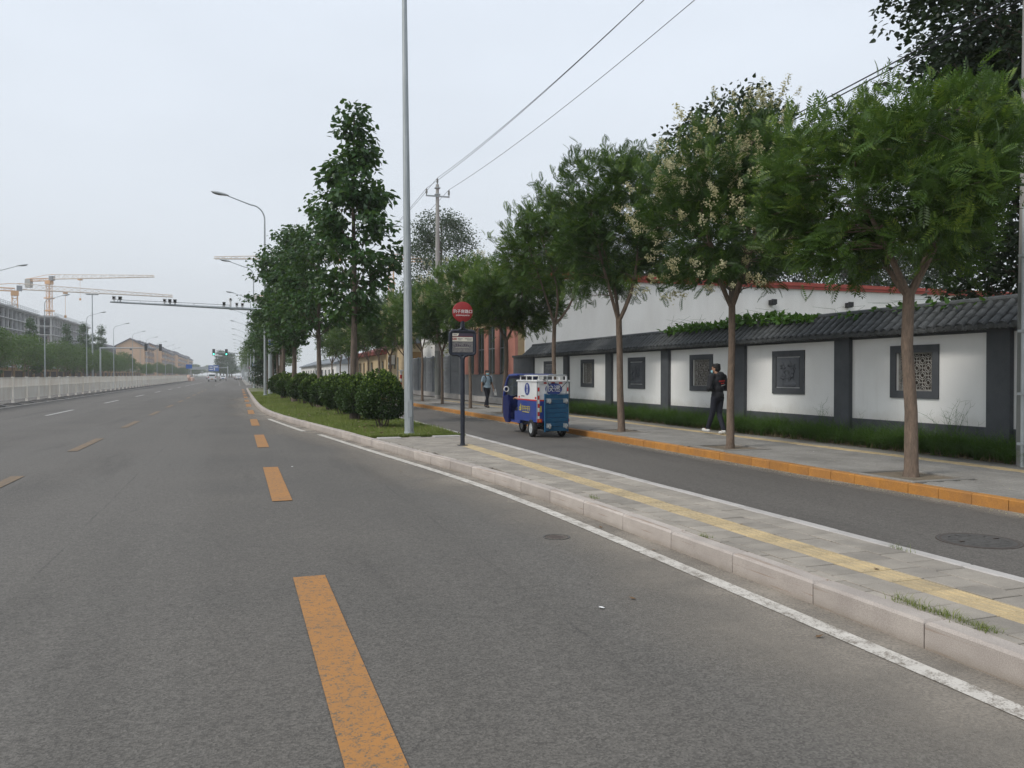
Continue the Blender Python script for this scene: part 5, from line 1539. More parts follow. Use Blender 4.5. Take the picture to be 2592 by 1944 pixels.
def hand(mb, w, d, palm, curl=.5):
    """palm, four unequal bent fingers, a thumb leaving the side of the palm"""
    w, d, n = Vector(w), Vector(d).normalized(), Vector(palm).normalized(); s_ = d.cross(n).normalized()
    c = w+d*.05
    for q in (-1.5, -.5, .5, 1.5): cap_(mb, w+s_*q*.012, w+d*.085+s_*q*.019, .014, .012, 8)
    for q, L in ((-1.5, .062), (-.5, .074), (.5, .08), (1.5, .07)):
        a = w+d*.088+s_*q*.02; b = a+(d*math.cos(curl)+n*math.sin(curl)).normalized()*L*.5; e = b+(d*math.cos(2*curl)+n*math.sin(2*curl)).normalized()*L*.5
        cap_(mb, a, b, .0095, .009, 8); cap_(mb, b, e, .009, .008, 8)
    a = w+d*.025+s_*.024; b = a+(d*.6+s_*.7+n*.3).normalized()*.042; e = b+(d*.9+s_*.1+n*.4).normalized()*.032
    cap_(mb, a, b, .012, .01, 8); cap_(mb, b, e, .01, .009, 8)
def head(mb, c, f):
    """skull, jaw, nose, ears; f is the facing direction (horizontal)"""
    c = Vector(c); f = Vector(f).normalized(); s_ = Vector((-f.y, f.x, 0)); u = Vector((0, 0, 1))
    for (o, r) in (((-.012, .03), .088), ((.02, .025), .083), ((.03, -.02), .072), ((.04, -.062), .052), ((.052, -.085), .036)):
        p = c+f*o[0]+u*o[1]; mb.ell(p, (r*.90, r*.90, r), 16, 10)
    cap_(mb, c+f*.088+u*.012, c+f*.112-u*.022, .010, .014, 8)
    for k in (-1, 1):
        mb.ell(c+s_*.078*k-f*.012-u*.005, (.018, .018, .034), 8, 6); mb.ell(c+f*.085+s_*.03*k+u*.03, (.02, .02, .012), 8, 6)
    cap_(mb, c+f*.082-s_*.022-u*.052, c+f*.082+s_*.022-u*.052, .01, .01, 8)
def person(label, loc, rotz, J, top, top_m, sleeve, trous_m, shoe_m, hood=False, scale=1.0):
    p = thing('person', label, 'person', loc, rotz); p.scale = (scale,)*3
    V = Vector
    hip, chest, neck, hc = V(J['hip']), V(J['chest']), V(J['neck']), V(J['head'])
    F = V(J.get('face', (0, 1, 0)))
    sides = ('L', 'R')
    def body(mb):
        head(mb, hc, F); cap_(mb, neck-V((0, 0, .05)), hc-V((0, 0, .05))-F*.01, .055, .052)
        mb.ell(chest, (.155, .10, .19)); mb.ell((hip+chest)/2, (.135, .095, .2)); mb.ell(hip, (.155, .105, .14))
        for q in sides:
            sh, el, wr = V(J['sh'+q]), V(J['el'+q]), V(J['wr'+q])
            cap_(mb, neck-V((0, 0, .06)), sh, .05, .055); cap_(mb, sh, el, .05, .038); cap_(mb, el, wr, .038, .026)
            hand(mb, wr, J['hd'+q], J['pl'+q], J.get('curl', .5))
            hp, kn, an = V(J['hp'+q]), V(J['kn'+q]), V(J['an'+q])
            cap_(mb, hp, kn, .082, .055); cap_(mb, kn, an, .054, .036)
            t = V(J['toe'+q]); cap_(mb, an-V((0, 0, .03)), t, .036, .03)
    link('body', blob('body', body, M['skin'], .009, 2), p)
    def shirt(mb):
        g = .022 if top == 'hoodie' else .012
        mb.ell(chest+V((0, 0, .0)), (.165+g, .11+g, .20)); mb.ell((hip+chest)/2, (.15+g, .105+g, .21)); mb.ell(hip+V((0, 0, .03)), (.155+g, .112+g, .13))
        cap_(mb, neck-V((0, 0, .075)), neck-V((0, 0, .055)), .075, .066)
        for q in sides:
            sh, el, wr = V(J['sh'+q]), V(J['el'+q]), V(J['wr'+q])
            cap_(mb, neck-V((0, 0, .08)), sh, .065, .062+g)
            if sleeve == 'long': cap_(mb, sh, el, .06+g, .05+g); cap_(mb, el, wr-(wr-el)*.06, .05+g, .038+g*.5)
            else: cap_(mb, sh, sh+(el-sh)*.62, .06+g, .062+g)
        if hood:
            b = neck-F*.085+V((0, 0, -.01)); mb.ell(b, (.115, .07, .075)); mb.ell(b+V((0, 0, -.06))-F*.01, (.09, .06, .08))
            cap_(mb, neck+V((-.08, 0, -.02)), neck+V((.08, 0, -.02)), .04, .04)
    link('hoodie' if top == 'hoodie' else 'shirt', blob('shirt', shirt, M[top_m], .013, 2), p)
    def trousers(mb):
        mb.ell(hip-V((0, 0, .02)), (.163, .115, .14))
        for q in sides:
            hp, kn, an = V(J['hp'+q]), V(J['kn'+q]), V(J['an'+q])
            cap_(mb, hp, kn, .096, .07); cap_(mb, kn, an+V((0, 0, .01)), .07, .058)
    link('trousers', blob('trousers', trousers, M[trous_m], .014, 2), p)
    for q in sides:
        an, t = V(J['an'+q]), V(J['toe'+q]); d = (t-an); 
        def shoe(mb):
            cap_(mb, an-V((0, 0, .02)), an-V((0, 0, .045)), .05, .046); h = V((d.x, d.y, 0)).normalized()
            cap_(mb, an-V((0, 0, .055))-h*.03, t, .043, .040); cap_(mb, an+(t-an)*.5-V((0, 0, .03)), t, .045, .042)
        link('shoe', blob('shoe', shoe, M[shoe_m], .011, 2), p)
    def hair(mb):
        f = F.normalized(); u = V((0, 0, 1))
        mb.ell(hc-f*.022+u*.045, (.094, .094, .092), 16, 10); mb.ell(hc-f*.045+u*.0, (.083, .07, .085), 16, 10); mb.ell(hc+f*.035+u*.075, (.075, .07, .05), 14, 8)
        for k in range(10):
            a = 2*PI*k/10; q = hc-f*.02+u*.075+V((math.cos(a)*.06, math.sin(a)*.06, .02)); mb.ell(q, (.032, .032, .03), 8, 6)
    link('hair', blob('hair', hair, M['hair'], .011, 1), p)
    s_ = V((-F.y, F.x, 0))
    for k in (-1, 1):
        mb = MB(); mb.ell(hc+F*.082+s_*.031*k+V((0, 0, .014)), (.011, .011, .008), 8, 6); ob('eye', mb, M['hair'], p, True)
    mb = MB(); mb.tube([hc+F*.088-s_*.02-V((0, 0, .054)), hc+F*.094-V((0, 0, .055)), hc+F*.088+s_*.02-V((0, 0, .054))], .005, 6); ob('mouth', mb, M['red'], p)
    return p
def mask_mesh(p, hc, F, drop=0.):
    hc = Vector(hc); F = Vector(F).normalized(); s_ = Vector((-F.y, F.x, 0)); mb = MB(); vv = []
    for i, z in enumerate((-.012, -.035, -.06, -.092)):
        for k in range(9):
            a = (k-4)/4*1.15; r_ = (.104, .128, .12, .092)[i] if abs(k-4) < 2 else (.098, .106, .104, .085)[i]
            vv.append(hc+F*(math.cos(a)*r_+.004)+s_*math.sin(a)*r_*.86+Vector((0, 0, z-drop)))
    mb.add(vv, [(i*9+k, i*9+k+1, i*9+k+10, i*9+k+9) for i in range(3) for k in range(8)])
    me = mb.mesh('face_mask', M['mask_blue'], True, False); o = link('face_mask', me, p)
    md = o.modifiers.new('s', 'SOLIDIFY'); md.thickness = .004
# walker with the mask: comes towards us along the pavement (faces -y)
J1 = dict(hip=(0, 0, .93), chest=(0, -.01, 1.27), neck=(0, .0, 1.46), head=(0, -.015, 1.60), face=(0, -1, 0),
          shL=(.185, .0, 1.40), elL=(.25, .01, 1.13), wrL=(.30, -.06, .90), hdL=(.15, -.25, -1), plL=(-1, -.2, 0),
          shR=(-.185, .0, 1.40), elR=(-.24, .05, 1.13), wrR=(-.27, .03, .88), hdR=(-.05, -.1, -1), plR=(1, -.1, 0),
          hpL=(.085, 0, .90), knL=(.055, .04, .49), anL=(.03, .21, .13), toeL=(.04, .10, .045),
          hpR=(-.085, 0, .90), knR=(-.05, -.09, .50), anR=(-.03, -.10, .10), toeR=(-.05, -.25, .045))
p1 = person('person in a pale blue T-shirt, face mask and dark trousers walking with a white paper', (10.62, 34.3, .148), R(12), J1, 'shirt', 'shirt_blue', 'short', 'cloth_navy', 'black', scale=.975)
mask_mesh(p1, J1['head'], J1['face'])
bk = thing('backpack', 'black backpack whose straps run over the masked walker’s shoulders'.replace('’', ' ').replace('walker s', 'walker'), 'backpack', (10.62, 34.3, .148), R(12)); bk.scale = (.975,)*3
def bpk(mb): mb.ell((0, .19, 1.22), (.15, .085, .22)); mb.ell((0, .2, 1.12), (.14, .10, .14))
link('pack', blob('pack', bpk, M['black'], .015, 1), bk)
for k in (-1, 1):
    mb = MB()
    path = [(k*.10, .14, 1.40), (k*.115, .05, 1.475), (k*.12, -.06, 1.455), (k*.125, -.135, 1.36), (k*.14, -.135, 1.22), (k*.175, -.06, 1.08), (k*.16, .1, 1.03)]
    vv = []
    for q in path: vv += [(q[0]-.024, q[1], q[2]), (q[0]+.024, q[1], q[2]), (q[0]+.024, q[1]-.006, q[2]+.012), (q[0]-.024, q[1]-.006, q[2]+.012)]
    mb.add(vv, [(4*i+a, 4*i+b, 4*i+4+b, 4*i+4+a) for i in range(len(path)-1) for a, b in ((0, 1), (1, 2), (2, 3), (3, 0))])
    ob('strap', mb, M['black'], bk)
wpt = Matrix.Rotation(R(12), 4, 'Z') @ (Vector((.325, -.09, .80))*.975) + Vector((10.62, 34.3, .148))
mb = MB(); r_ = random.Random(3)
gx, gz = 5, 6; vv = []
for i in range(gx):
    for k in range(gz): vv.append((-.06+.15*i/(gx-1)+.012*k, r_.uniform(-.03, .03), .06-.30*k/(gz-1)+r_.uniform(-.012, .012)))
mb.add(vv, [(i*gz+k, i*gz+k+1, (i+1)*gz+k+1, (i+1)*gz+k) for i in range(gx-1) for k in range(gz-1)])
pp = link('paper_sheet', mb.mesh('paper_sheet', M['paper'], False, False), None, wpt); tag(pp, 'crumpled white paper held in the hand of the masked walker', 'paper')
# walker in the black hoodie: strides away along the wall (faces +y), arms folded forward
J2 = dict(hip=(0, 0, .94), chest=(0, .01, 1.30), neck=(0, .02, 1.49), head=(-.01, .05, 1.625), face=(-.35, 1, 0),
          shL=(-.20, .01, 1.42), elL=(-.29, -.03, 1.15), wrL=(-.13, .19, 1.10), hdL=(.8, .5, .2), plL=(0, -.5, 1),
          shR=(.20, .01, 1.42), elR=(.26, -.01, 1.14), wrR=(.11, .2, 1.12), hdR=(-.8, .5, .2), plR=(0, -.5, 1),
          hpL=(-.09, 0, .92), knL=(-.08, .10, .51), anL=(-.10, .24, .14), toeL=(-.11, .40, .10),
          hpR=(.09, 0, .92), knR=(.07, .02, .50), anR=(.05, -.16, .13), toeR=(.06, -.02, .045))
p2 = person('person in a black hoodie with a red printed back walking beside the tree trunk', (11.21, 16.95, .15), R(8), J2, 'hoodie', 'cloth_black', 'long', 'cloth_navy', 'shoe_white', True, 1.0)
mask_mesh(p2, J2['head'], J2['face'], .03)
mb = MB()
def bp_(x, z): return (x, -.128-.012*math.cos(x*9), z)
def strip(x0, x1, z0, z1, sk, mi):
    n = 5; vv = []
    for k in range(n+1):
        x = x0+(x1-x0)*k/n; vv += [bp_(x, z0+sk*(x-x0)), bp_(x, z1+sk*(x-x0))]
    mb.add(vv, [(2*k, 2*k+2, 2*k+3, 2*k+1) for k in range(n)], mi)
strip(-.08, -.02, 1.295, 1.33, .08, 0); strip(-.01, .05, 1.30, 1.335, .08, 0); strip(.06, .11, 1.306, 1.341, .08, 0); strip(-.02, .03, 1.243, 1.275, .08, 0); strip(.04, .09, 1.247, 1.28, .08, 0); strip(-.01, .12, 1.195, 1.207, .22, 1)
o = ob('back_print', mb, [M['red'], M['white']], p2)
# the rider inside the cab
J3 = dict(hip=(0, 0, .84-.10), chest=(0, .03, 1.10), neck=(0, .06, 1.27), head=(0, .09, 1.41), face=(0, 1, 0),
          shL=(-.19, .05, 1.22), elL=(-.30, .15, .98), wrL=(-.32, .34, 1.0), hdL=(.1, 1, .0), plL=(.3, 0, -1),
          shR=(.19, .05, 1.22), elR=(.27, .15, .98), wrR=(.26, .36, 1.0), hdR=(0, 1, .0), plR=(0, 0, -1),
          hpL=(-.1, .04, .80), knL=(-.14, .42, .76), anL=(-.13, .50, .46), toeL=(-.13, .62, .40),
          hpR=(.1, .04, .80), knR=(.14, .42, .76), anR=(.13, .50, .46), toeR=(.13, .62, .40))
p3 = person('person sitting at the handlebar inside the tricycle cab, one arm showing', (7.68, 20.76, .0), 0, J3, 'shirt', 'cloth_black', 'short', 'cloth_navy', 'black', scale=.98)

# ================================================================ VEHICLES FAR DOWN THE ROAD
def car(name, label, cat, loc, rotz, L, Wd, prof, glass, m, wheels, group=None, belt=.85):
    """body swept from a side profile, cabin drawn in, glass, wheels, lights"""
    t = thing(name, label, cat, loc, rotz, group)
    mb = MB(); n = len(prof)
    def half(z): return Wd/2 if z < belt else Wd/2-.16*(z-belt)/.6
    vv = []
    for sx in (-1, 1):
        for (y, z) in prof: vv.append((sx*(half(z)-.03), y, z))
    for sx in (-1, 1):
        for (y, z) in prof: vv.append((sx*half(z), y*.985+.0, min(z*.985+.01, z)))
    # outer skin: left side, right side, band across
    ff = [tuple(range(n))[::-1], tuple(range(n, 2*n))]
    mb.add(vv[:2*n], ff+[(i, (i+1) % n, n+(i+1) % n, n+i) for i in range(n)])
    ob('body', mb, m, t)
    for nm, pts in glass:
        mb = MB(); mb.add(pts, [tuple(range(len(pts)))]); ob(nm, mb, M['glass_dark'], t)
    for (x, y, r_) in wheels:
        mb = MB(); mb.lathe([(r_*.6, -.1), (r_, -.09), (r_, .09), (r_*.6, .1), (r_*.6, -.1)], (0, 0, 0), 'x', 16, 0, False); w_ = ob('wheel', mb, M['rubber'], t, True); w_.location = (x, y, r_)
        mb = MB(); mb.lathe([(.01, -.105), (r_*.58, -.1), (r_*.58, .1), (.01, .105)], (0, 0, 0), 'x', 12); ob('rim', mb, M['galv'], w_)
    return t
def rear_bits(t, Wd, zl, zb, plate_m='sign_blue', h=.22):
    for k in (-1, 1):
        mb = MB(); mb.box(k*(Wd/2-.12)-.08, k*(Wd/2-.12)+.08, -.03, .06, zl, zl+h); ob('tail_light', mb, M['lens_red'], t)
    mb = MB(); mb.box(-Wd/2+.02, Wd/2-.02, -.06, .12, zb, zb+.22); ob('bumper', mb, M['concrete_dark'], t)
    mb = MB(); mb.box(-.22, .22, -.068, -.061, zb+.24, zb+.38); ob('number_plate', mb, M[plate_m], t)
sed = [(0, .35), (.0, .95), (.45, 1.02), (1.0, 1.42), (2.4, 1.45), (3.3, .98), (4.4, .85), (4.55, .4)]
def sedan(label, loc, rotz, m='car_white', group=None):
    Wd = 1.8
    t = car('car', label, 'car', loc, rotz, 4.5, Wd, sed, [('rear_window', [(-.68, .53, 1.09), (.68, .53, 1.09), (.62, .95, 1.40), (-.62, .95, 1.40)]),
        ('side_window', [(-.862, 1.0, 1.02), (-.862, 3.0, 1.02), (-.80, 2.4, 1.38), (-.80, 1.2, 1.38)]), ('side_window', [(.862, 1.0, 1.02), (.862, 3.0, 1.02), (.80, 2.4, 1.38), (.80, 1.2, 1.38)])],
        M[m], [(-.8, .9, .32), (.8, .9, .32), (-.8, 3.5, .32), (.8, 3.5, .32)], group)
    rear_bits(t, Wd, .72, .36); return t
vanp = [(0, .4), (-.02, 1.1), (.12, 1.85), (.4, 1.98), (3.6, 1.95), (4.2, 1.2), (4.7, .95), (4.75, .4)]
vn = car('van', 'white minibus van seen from behind far down the road', 'van', (-5.9, 206, 0), 0, 4.75, 1.85, vanp, [('rear_window', [(-.72, -.005, 1.16), (.72, -.005, 1.16), (.66, .085, 1.72), (-.66, .085, 1.72)]),
    ('side_window', [(-.90, .4, 1.2), (-.90, 3.6, 1.2), (-.80, 3.3, 1.75), (-.80, .4, 1.75)]), ('side_window', [(.90, .4, 1.2), (.90, 3.6, 1.2), (.80, 3.3, 1.75), (.80, .4, 1.75)])],
    M['car_white'], [(-.8, .8, .33), (.8, .8, .33), (-.8, 3.8, .33), (.8, 3.8, .33)], belt=1.1)
rear_bits(vn, 1.85, .9, .36, 'lens_orange', .35)
sedan('white car driving just past the van', (-3.9, 236, 0), 0, 'car_white')
sedan('white car ahead on the far left lane beyond the van', (-11.2, 345, 0), 0, 'car_white')
sedan('silver car coming the other way by the crash cushion', (-17.5, 300, 0), PI, 'car_silver')
sedan('white car parked at the kerb beyond the crossing', (.2, 275, 0), R(-14), 'car_white')
sedan('pale car parked behind the white one beyond the crossing', (-.4, 305, 0), R(-10), 'car_silver')
sedan('tiny hazy car in the farthest lane', (-9, 480, 0), 0, 'car_silver')

# ================================================================ FAR SIGNALS AND SIGNS
def signal(label, loc, z, arm, lights, lit):
    t = thing('traffic_signal', label, 'traffic signal', loc)
    mb = MB(); mb.tube([(0, 0, 0), (0, 0, z+.2)], [.2, .15], 10); ob('pole', mb, M['galv'], t)
    mb = MB(); mb.tube([(0, 0, z), (arm, 0, z+.1)], [.14, .08], 8); ob('arm', mb, M['galv'], t)
    for x in lights:
        mb = MB(); mb.box(x-.24, x+.24, -.2, .2, z-.45, z+.95); mb.box(x-.3, x+.3, .2, .22, z-.5, z+1.0); h = ob('signal_head', mb, M['black'], t)
        for q, zz in enumerate((z+.7, z+.25, z-.2)):
            mb = MB(); mb.lathe([(.17, -.23), (.17, -.2)], (x, 0, zz), 'y', 14); ob('signal_lens', mb, M['signal_green'] if (lit and q == 2) else M['glass_dark'], h)
    return t
signal('traffic signal arm with two green lights over the road beyond the crossing', (5.6, 199, .1), 6.6, -11.2, (-10.9, -8.1), True)
signal('traffic signal arm with two dark heads over the opposite carriageway', (-27.8, 190, .1), 7.3, 11.9, (8.9, 11.8), False)
bsn = thing('direction_sign', 'big blue overhead direction sign far down the road', 'sign', (-4.5, 405, .1))
mb = MB(); mb.cyl((0, 0, 0), (0, 0, 6), .22); ob('pole', mb, M['galv'], bsn)
mb = MB(); mb.cyl((0, 0, 5), (-8.4, 0, 5), .12); ob('arm', mb, M['galv'], bsn)
mb = MB(); mb.box(-8.6, -4.0, -.1, .0, 3.3, 6.1); ob('board', mb, M['sign_blue'], bsn)
for x0, x1, z0, z1 in ((-8.2, -6.9, 5.1, 5.5), (-6.4, -4.5, 5.2, 5.6), (-8.2, -6.6, 4.0, 4.4), (-6.2, -5.8, 3.7, 5.0)):
    mb = MB(); mb.add([(x0, -.11, z0), (x1, -.11, z0), (x1, -.11, z1), (x0, -.11, z1)], [(0, 1, 2, 3)]); ob('sign_print', mb, M['white'], bsn)
def post_sign(label, x, y, z, r_, m, kind):
    t = thing('road_sign', label, 'road sign', (x, y, .1)); mb = MB(); mb.cyl((0, 0, 0), (0, 0, z+.3), .05); ob('post', mb, M['galv'], t)
    mb = MB()
    if kind == 'disc': mb.lathe([(r_, -.08), (r_, -.055)], (0, 0, z), 'y', 20)
    else: mb.box(-r_, r_, -.08, -.055, z-r_, z+r_)
    b_ = ob('face', mb, M[m], t)
    mb = MB(); mb.box(-r_*.55, r_*.55, -.088, -.081, z-r_*.12, z+r_*.12); ob('symbol', mb, M['white'], b_)
post_sign('round purple no parking sign on a post beyond the crossing', 2.7, 214, 3.6, .55, 'sign_purple', 'disc')
post_sign('blue square sign on a post at the crossing by the dark pine', 3.6, 171, 3.7, .75, 'sign_blue', 'sq')
post_sign('small blue sign low among the far trees', 4.6, 240, 2.2, .6, 'sign_blue', 'sq')
cp = thing('station_canopy', 'flat white canopy roof on two columns among the far trees', 'canopy', (9, 330, 0))
mb = MB(); mb.prism([(-6, 8.4), (6, 8.4), (5.2, 9.2), (-5.2, 9.2)], -4, 4, 'y'); ob('roof', mb, M['white'], cp)
for x in (-3.6, 3.6):
    mb = MB(); mb.box(x-.3, x+.3, -.3, .3, 0, 8.4); ob('column', mb, M['white'], cp)

# ================================================================ THE OPPOSITE SIDE: MARKET WALL, TREES, BUILDINGS, CRANES
mw = thing('market_wall', 'long low market front with an orange fascia behind the far trees', 'building', (-41, 110, 0))
mb = MB(); mb.box(-6, 0, 0, 300, 0, 2.4); ob('wall', mb, M['market_dark'], mw)
mb = MB(); mb.box(-6, .3, 0, 300, 2.4, 3.1); ob('fascia', mb, M['market_orange'], mw)
pm2 = MB(); pm2.box(-.2, .25, -.35, .35, 0, 2.42); pm2.box(-.25, .4, -.45, .45, 2.6, 3.6); me_ = pm2.mesh('pier', M['market_orange'])
for k in range(38): link('pier', me_, mw, (.1, 4+7.8*k, 0))
mb = MB(); mb.prism([(-6.5, 3.1), (-3, 4.6), (.6, 3.1)], -1, 301, 'y'); ob('roof', mb, M['sheet_grey'], mw)
ft1 = clump_crown(71, 8.2, 3.5, lambda f: 2.7*math.sin(PI*min(1, f*.82+.16))**.55+.2, 120, 30, .30, 'leaf_far', LEAF1, .25, .12, 'bark', .45, .7, .9, .3)
ft2 = clump_crown(72, 7.6, 3.4, lambda f: 2.5*math.sin(PI*min(1, f*.85+.13))**.6+.2, 110, 30, .30, 'leaf_gold_pale', LEAF1, .25, .11, 'bark', .45, .7, .9, .3)
ft3 = clump_crown(73, 12.5, 2.2, lambda f: 1.9*(1-f)**.55*(.6+.4*math.sin(PI*min(1, f*4)))+.25, 130, 30, .34, 'leaf_big', LEAF1, .3, .15, 'bark_grey', .36, .5, .95, .25)
rt_ = random.Random(9)
for k in range(27):
    y = 106+6.3*k; kind = (ft1, ft2)[k % 2]
    plant_tree(kind, 'street_tree', 'leafy tree in the continuous row across the road behind the railing', (-33.5+rt_.uniform(-.6, .6), y, .1), rt_.uniform(0, 6), rt_.uniform(.8, 1.08), 'tree row across the road')
for k, (y, h, lab) in enumerate([(136, 9.6, 'pointed dark tree at the frame edge above the row across the road'), (161, 11.6, 'dark pointed tree above the row in front of the first concrete block'), (192, 12.4, 'brownish pointed tree above the row beside the crane mast'), (211, 13.8, 'broad pointed dark tree at the end of the second concrete block'), (223, 11.8, 'short pointed dark tree next to the tallest pointed one'), (237, 14.7, 'tallest thin pointed tree at the end of the row')]):
    plant_tree(ft3, 'pointed_tree', lab, (-34.5, y, .1), k*1.1, (h/12.5*.9, h/12.5*.9, h/12.5), 'pointed trees across the road')
for k in range(34):
    y = 282+13*k
    plant_tree((ft1, ft2)[k % 2], 'street_tree', 'hazy green tree before the far apartment row', (-32+rt_.uniform(-1.5, 1.5), y, .1), rt_.uniform(0, 6), rt_.uniform(.62, .86), 'trees before the apartment row')
for k in range(34):
    y = 132+7.5*k
    plant_tree((ft1, ft2, g5)[k % 3], 'street_tree', 'hazy green roadside tree beyond the crossing', (4.0+rt_.uniform(-.8, 1.5)+(k % 2)*2.5, y, .1), rt_.uniform(0, 6), rt_.uniform(.9, 1.2), 'roadside trees beyond the crossing')
for k in range(5):
    plant_tree(ft3, 'pointed_tree', ['first','second','third','fourth','fifth'][k]+' tall pointed hazy tree beyond the green signal lights', (-8.5+1.3*k, 440+14*k, .1), k, (2.0, 2.0, 1.15), 'pointed trees beyond the signals')
for k in range(16):
    plant_tree(ft1, 'street_tree', 'faint tree closing the view at the end of the road', (-34+3.6*k, 660+rt_.uniform(0, 60), 0), k, rt_.uniform(.9, 1.4), 'faint trees at the end of the road')
for k in range(14):     # low hedge beyond the crossing
    bb_ = thing('hedge_bush', 'low green bush in the hedge beyond the crossing', 'bush', (3.2, 124+4*k, .14), k, 'hedge bushes beyond the crossing'); bb_.scale = (1.2, 1.5, .75)
    link('stems', bB[0], bb_); link('foliage', bB[1], bb_)

def frame_block(label, x, y, wx, ly, nf, fh, seed):
    """building site: bare floor slabs on columns, parapets, some infill walls"""
    t = thing('concrete_frame_building', label, 'building', (x, y, 0)); r_ = random.Random(seed)
    mb = MB(); mb.box(-wx, .9, -.9, ly+.9, 0, .35); sm_ = mb.mesh('floor_slab', M['raw_concrete'])
    for k in range(nf+1): link('floor_slab', sm_, t, (0, 0, k*fh))
    mb = MB(); mb.box(-wx-.2, 1.6, -1.6, ly+1.6, nf*fh+.35, nf*fh+.9); ob('roof_slab', mb, M['raw_concrete'], t)
    mb = MB(); mb.box(-.35, .35, -.35, .35, 0, nf*fh); cmx = mb.mesh('column', M['raw_concrete'])
    nc = int(ly/5.2)
    for k in range(nc+1): link('column', cmx, t, (0, ly*k/nc, 0))
    for k in range(1, 4): link('column', cmx, t, (-wx*k/4, 0, 0))
    mb = MB(); mb.box(-wx, -5.5, 2, ly-2, .35, nf*fh); ob('core_wall', mb, M['core_concrete'], t)
    mb = MB(); mb.box(-.2, .1, .4, ly/nc-.4, .35, fh); iw = mb.mesh('infill_wall', M['grey_wall'])
    for k in range(nc):
        for q in range(nf):
            if r_.random() < .2: link('infill_wall', iw, t, (-1.4, ly*k/nc, q*fh))
    mb = MB(); mb.box(-.5, .0, .4, ly/nc*.45, .35, fh); iw2 = mb.mesh('brick_infill', M['far_brick'])
    for k in range(nc):
        if r_.random() < .3: link('brick_infill', iw2, t, (-1.0, ly*k/nc, (nf-1-r_.randrange(3))*fh))
    for k in range(2):
        mb = MB(); yy = ly*(.3+.5*k); mb.box(-8, -3, yy, yy+7, nf*fh+.9, nf*fh+2.7); ob('stair_head', mb, M['raw_concrete'], t)
    mb = MB()
    for z in (1.5, 2.1): mb.tube([(1.4, -1.4, nf*fh+z), (1.4, ly+1.4, nf*fh+z)], .07, 4)
    for k in range(nc*2): mb.tube([(1.4, ly*k/nc/2, nf*fh+.9), (1.4, ly*k/nc/2, nf*fh+2.1)], .07, 4)
    ob('guard_rail', mb, M['galv'], t)
    mb = MB(); mb.box(-wx*.9, -wx*.45, -.2, .1, .35, nf*fh*.999)
    ob('end_wall', mb, M['raw_concrete'], t)
    return t
frame_block('bare concrete frame block under construction at the frame edge', -73, 232, 16, 114, 7, 3.4, 1)
frame_block('second bare concrete block with a blank end wall, beyond the first', -73, 374, 18, 84, 7, 3.6, 2)

def flats(k, y, xoff, L, m):
    t = thing('apartment_block', ['peach gabled apartment block, first and largest of the far row', 'second peach gabled apartment block of the far row', 'third apartment block of the far row', 'fourth apartment block of the far row, mostly brick brown', 'fifth apartment block of the far row, hazy peach', 'last apartment block, faintest of the far row'][k], 'building', (-39.2+xoff, y, 0), 0, 'far apartment row')
    wx, H, RH = 11.5, 14.6, 18.2
    mb = MB(); mb.prism([(-wx, 0), (0, 0), (0, H), (-wx/2, RH-.5), (-wx, H)], 0, L, 'y'); ob('wall', mb, M[m], t)
    mb = MB(); mb.box(-.4, .06, 3, L-3, 0, H-.2); ob('brick_front', mb, M['far_brick'], t)
    mb = MB(); mb.prism([(.7, H-.5), (.7, H), (-wx/2, RH), (-wx-.7, H), (-wx-.7, H-.5), (-wx/2, RH-.55)], -.5, L+.5, 'y'); rf = ob('roof', mb, M['far_roof'], t)
    mb = MB()
    for q in range(4): mb.box(-3.6, -1.9, L*(q+.4)/4-1.4, L*(q+.4)/4+1.4, H+.1, H+2.6)
    ob('dormer', mb, M['far_roof'], rf)
    wm = MB(); wm.box(.05, .12, -.8, .8, 0, 1.5); wme = wm.mesh('window', M['glass_dark'])
    bm2 = MB(); bm2.box(.05, 1.0, -1.5, 1.5, 0, 1.1); bme = bm2.mesh('balcony', M['far_wall'])
    n = int(L/5)
    for q in range(n):
        for f in range(5):
            (link('window', wme, t, (0, L*(q+.5)/n, 1.2+2.9*f)) if q % 3 else link('balcony', bme, t, (0, L*(q+.5)/n, .6+2.9*f)))
    gm_ = MB(); gm_.box(-.45, .45, -.06, -.01, 0, 1.0); gme = gm_.mesh('gable_window', M['glass_dark'])
    for f in range(5): link('gable_window', gme, t, (-wx*.48, 0, 1.5+2.8*f))
    for xx in (-wx*.85, -wx*.15):
        mb = MB(); mb.cyl((xx, -.08, 0), (xx, -.08, H-.3), .07, n=6); ob('downpipe', mb, M['galv'], t)
for k, (y, xo, L, m) in enumerate([(392, -.4, 46, 'far_wall'), (446, 2.2, 44, 'far_wall'), (498, 1.2, 52, 'far_brick'), (560, 2.4, 50, 'far_wall'), (618, 1.6, 60, 'far_brick'), (686, 2.2, 60, 'far_wall')]):
    flats(k, y, xo, L, m)
b5 = thing('grey_block', 'low grey block peering over the tree row left of the apartment gables', 'building', (-58, 420, 0))
mb = MB(); mb.box(-25, 0, 0, 60, 0, 14); ob('wall', mb, M['grey_wall'], b5)
mb = MB(); mb.prism([(-25.5, 14), (.5, 14), (-1.5, 16.4), (-23, 16.4)], -.5, 60.5, 'y'); ob('roof', mb, M['far_roof'], b5)
fb_ = thing('footbridge', 'pale green footbridge crossing far behind the trees', 'bridge', (-30, 560, 0))
mb = MB(); mb.box(0, 34, 0, 3, 5.2, 5.8); ob('deck', mb, M['pole_paint'], fb_)
mb = MB(); mb.box(0, 34, -.1, 0, 5.8, 7.0); ob('parapet', mb, M['galv'], fb_)
for x in (1, 17, 33):
    mb = MB(); mb.box(x-.4, x+.4, 1, 2, 0, 5.2); ob('pier', mb, M['concrete'], fb_)

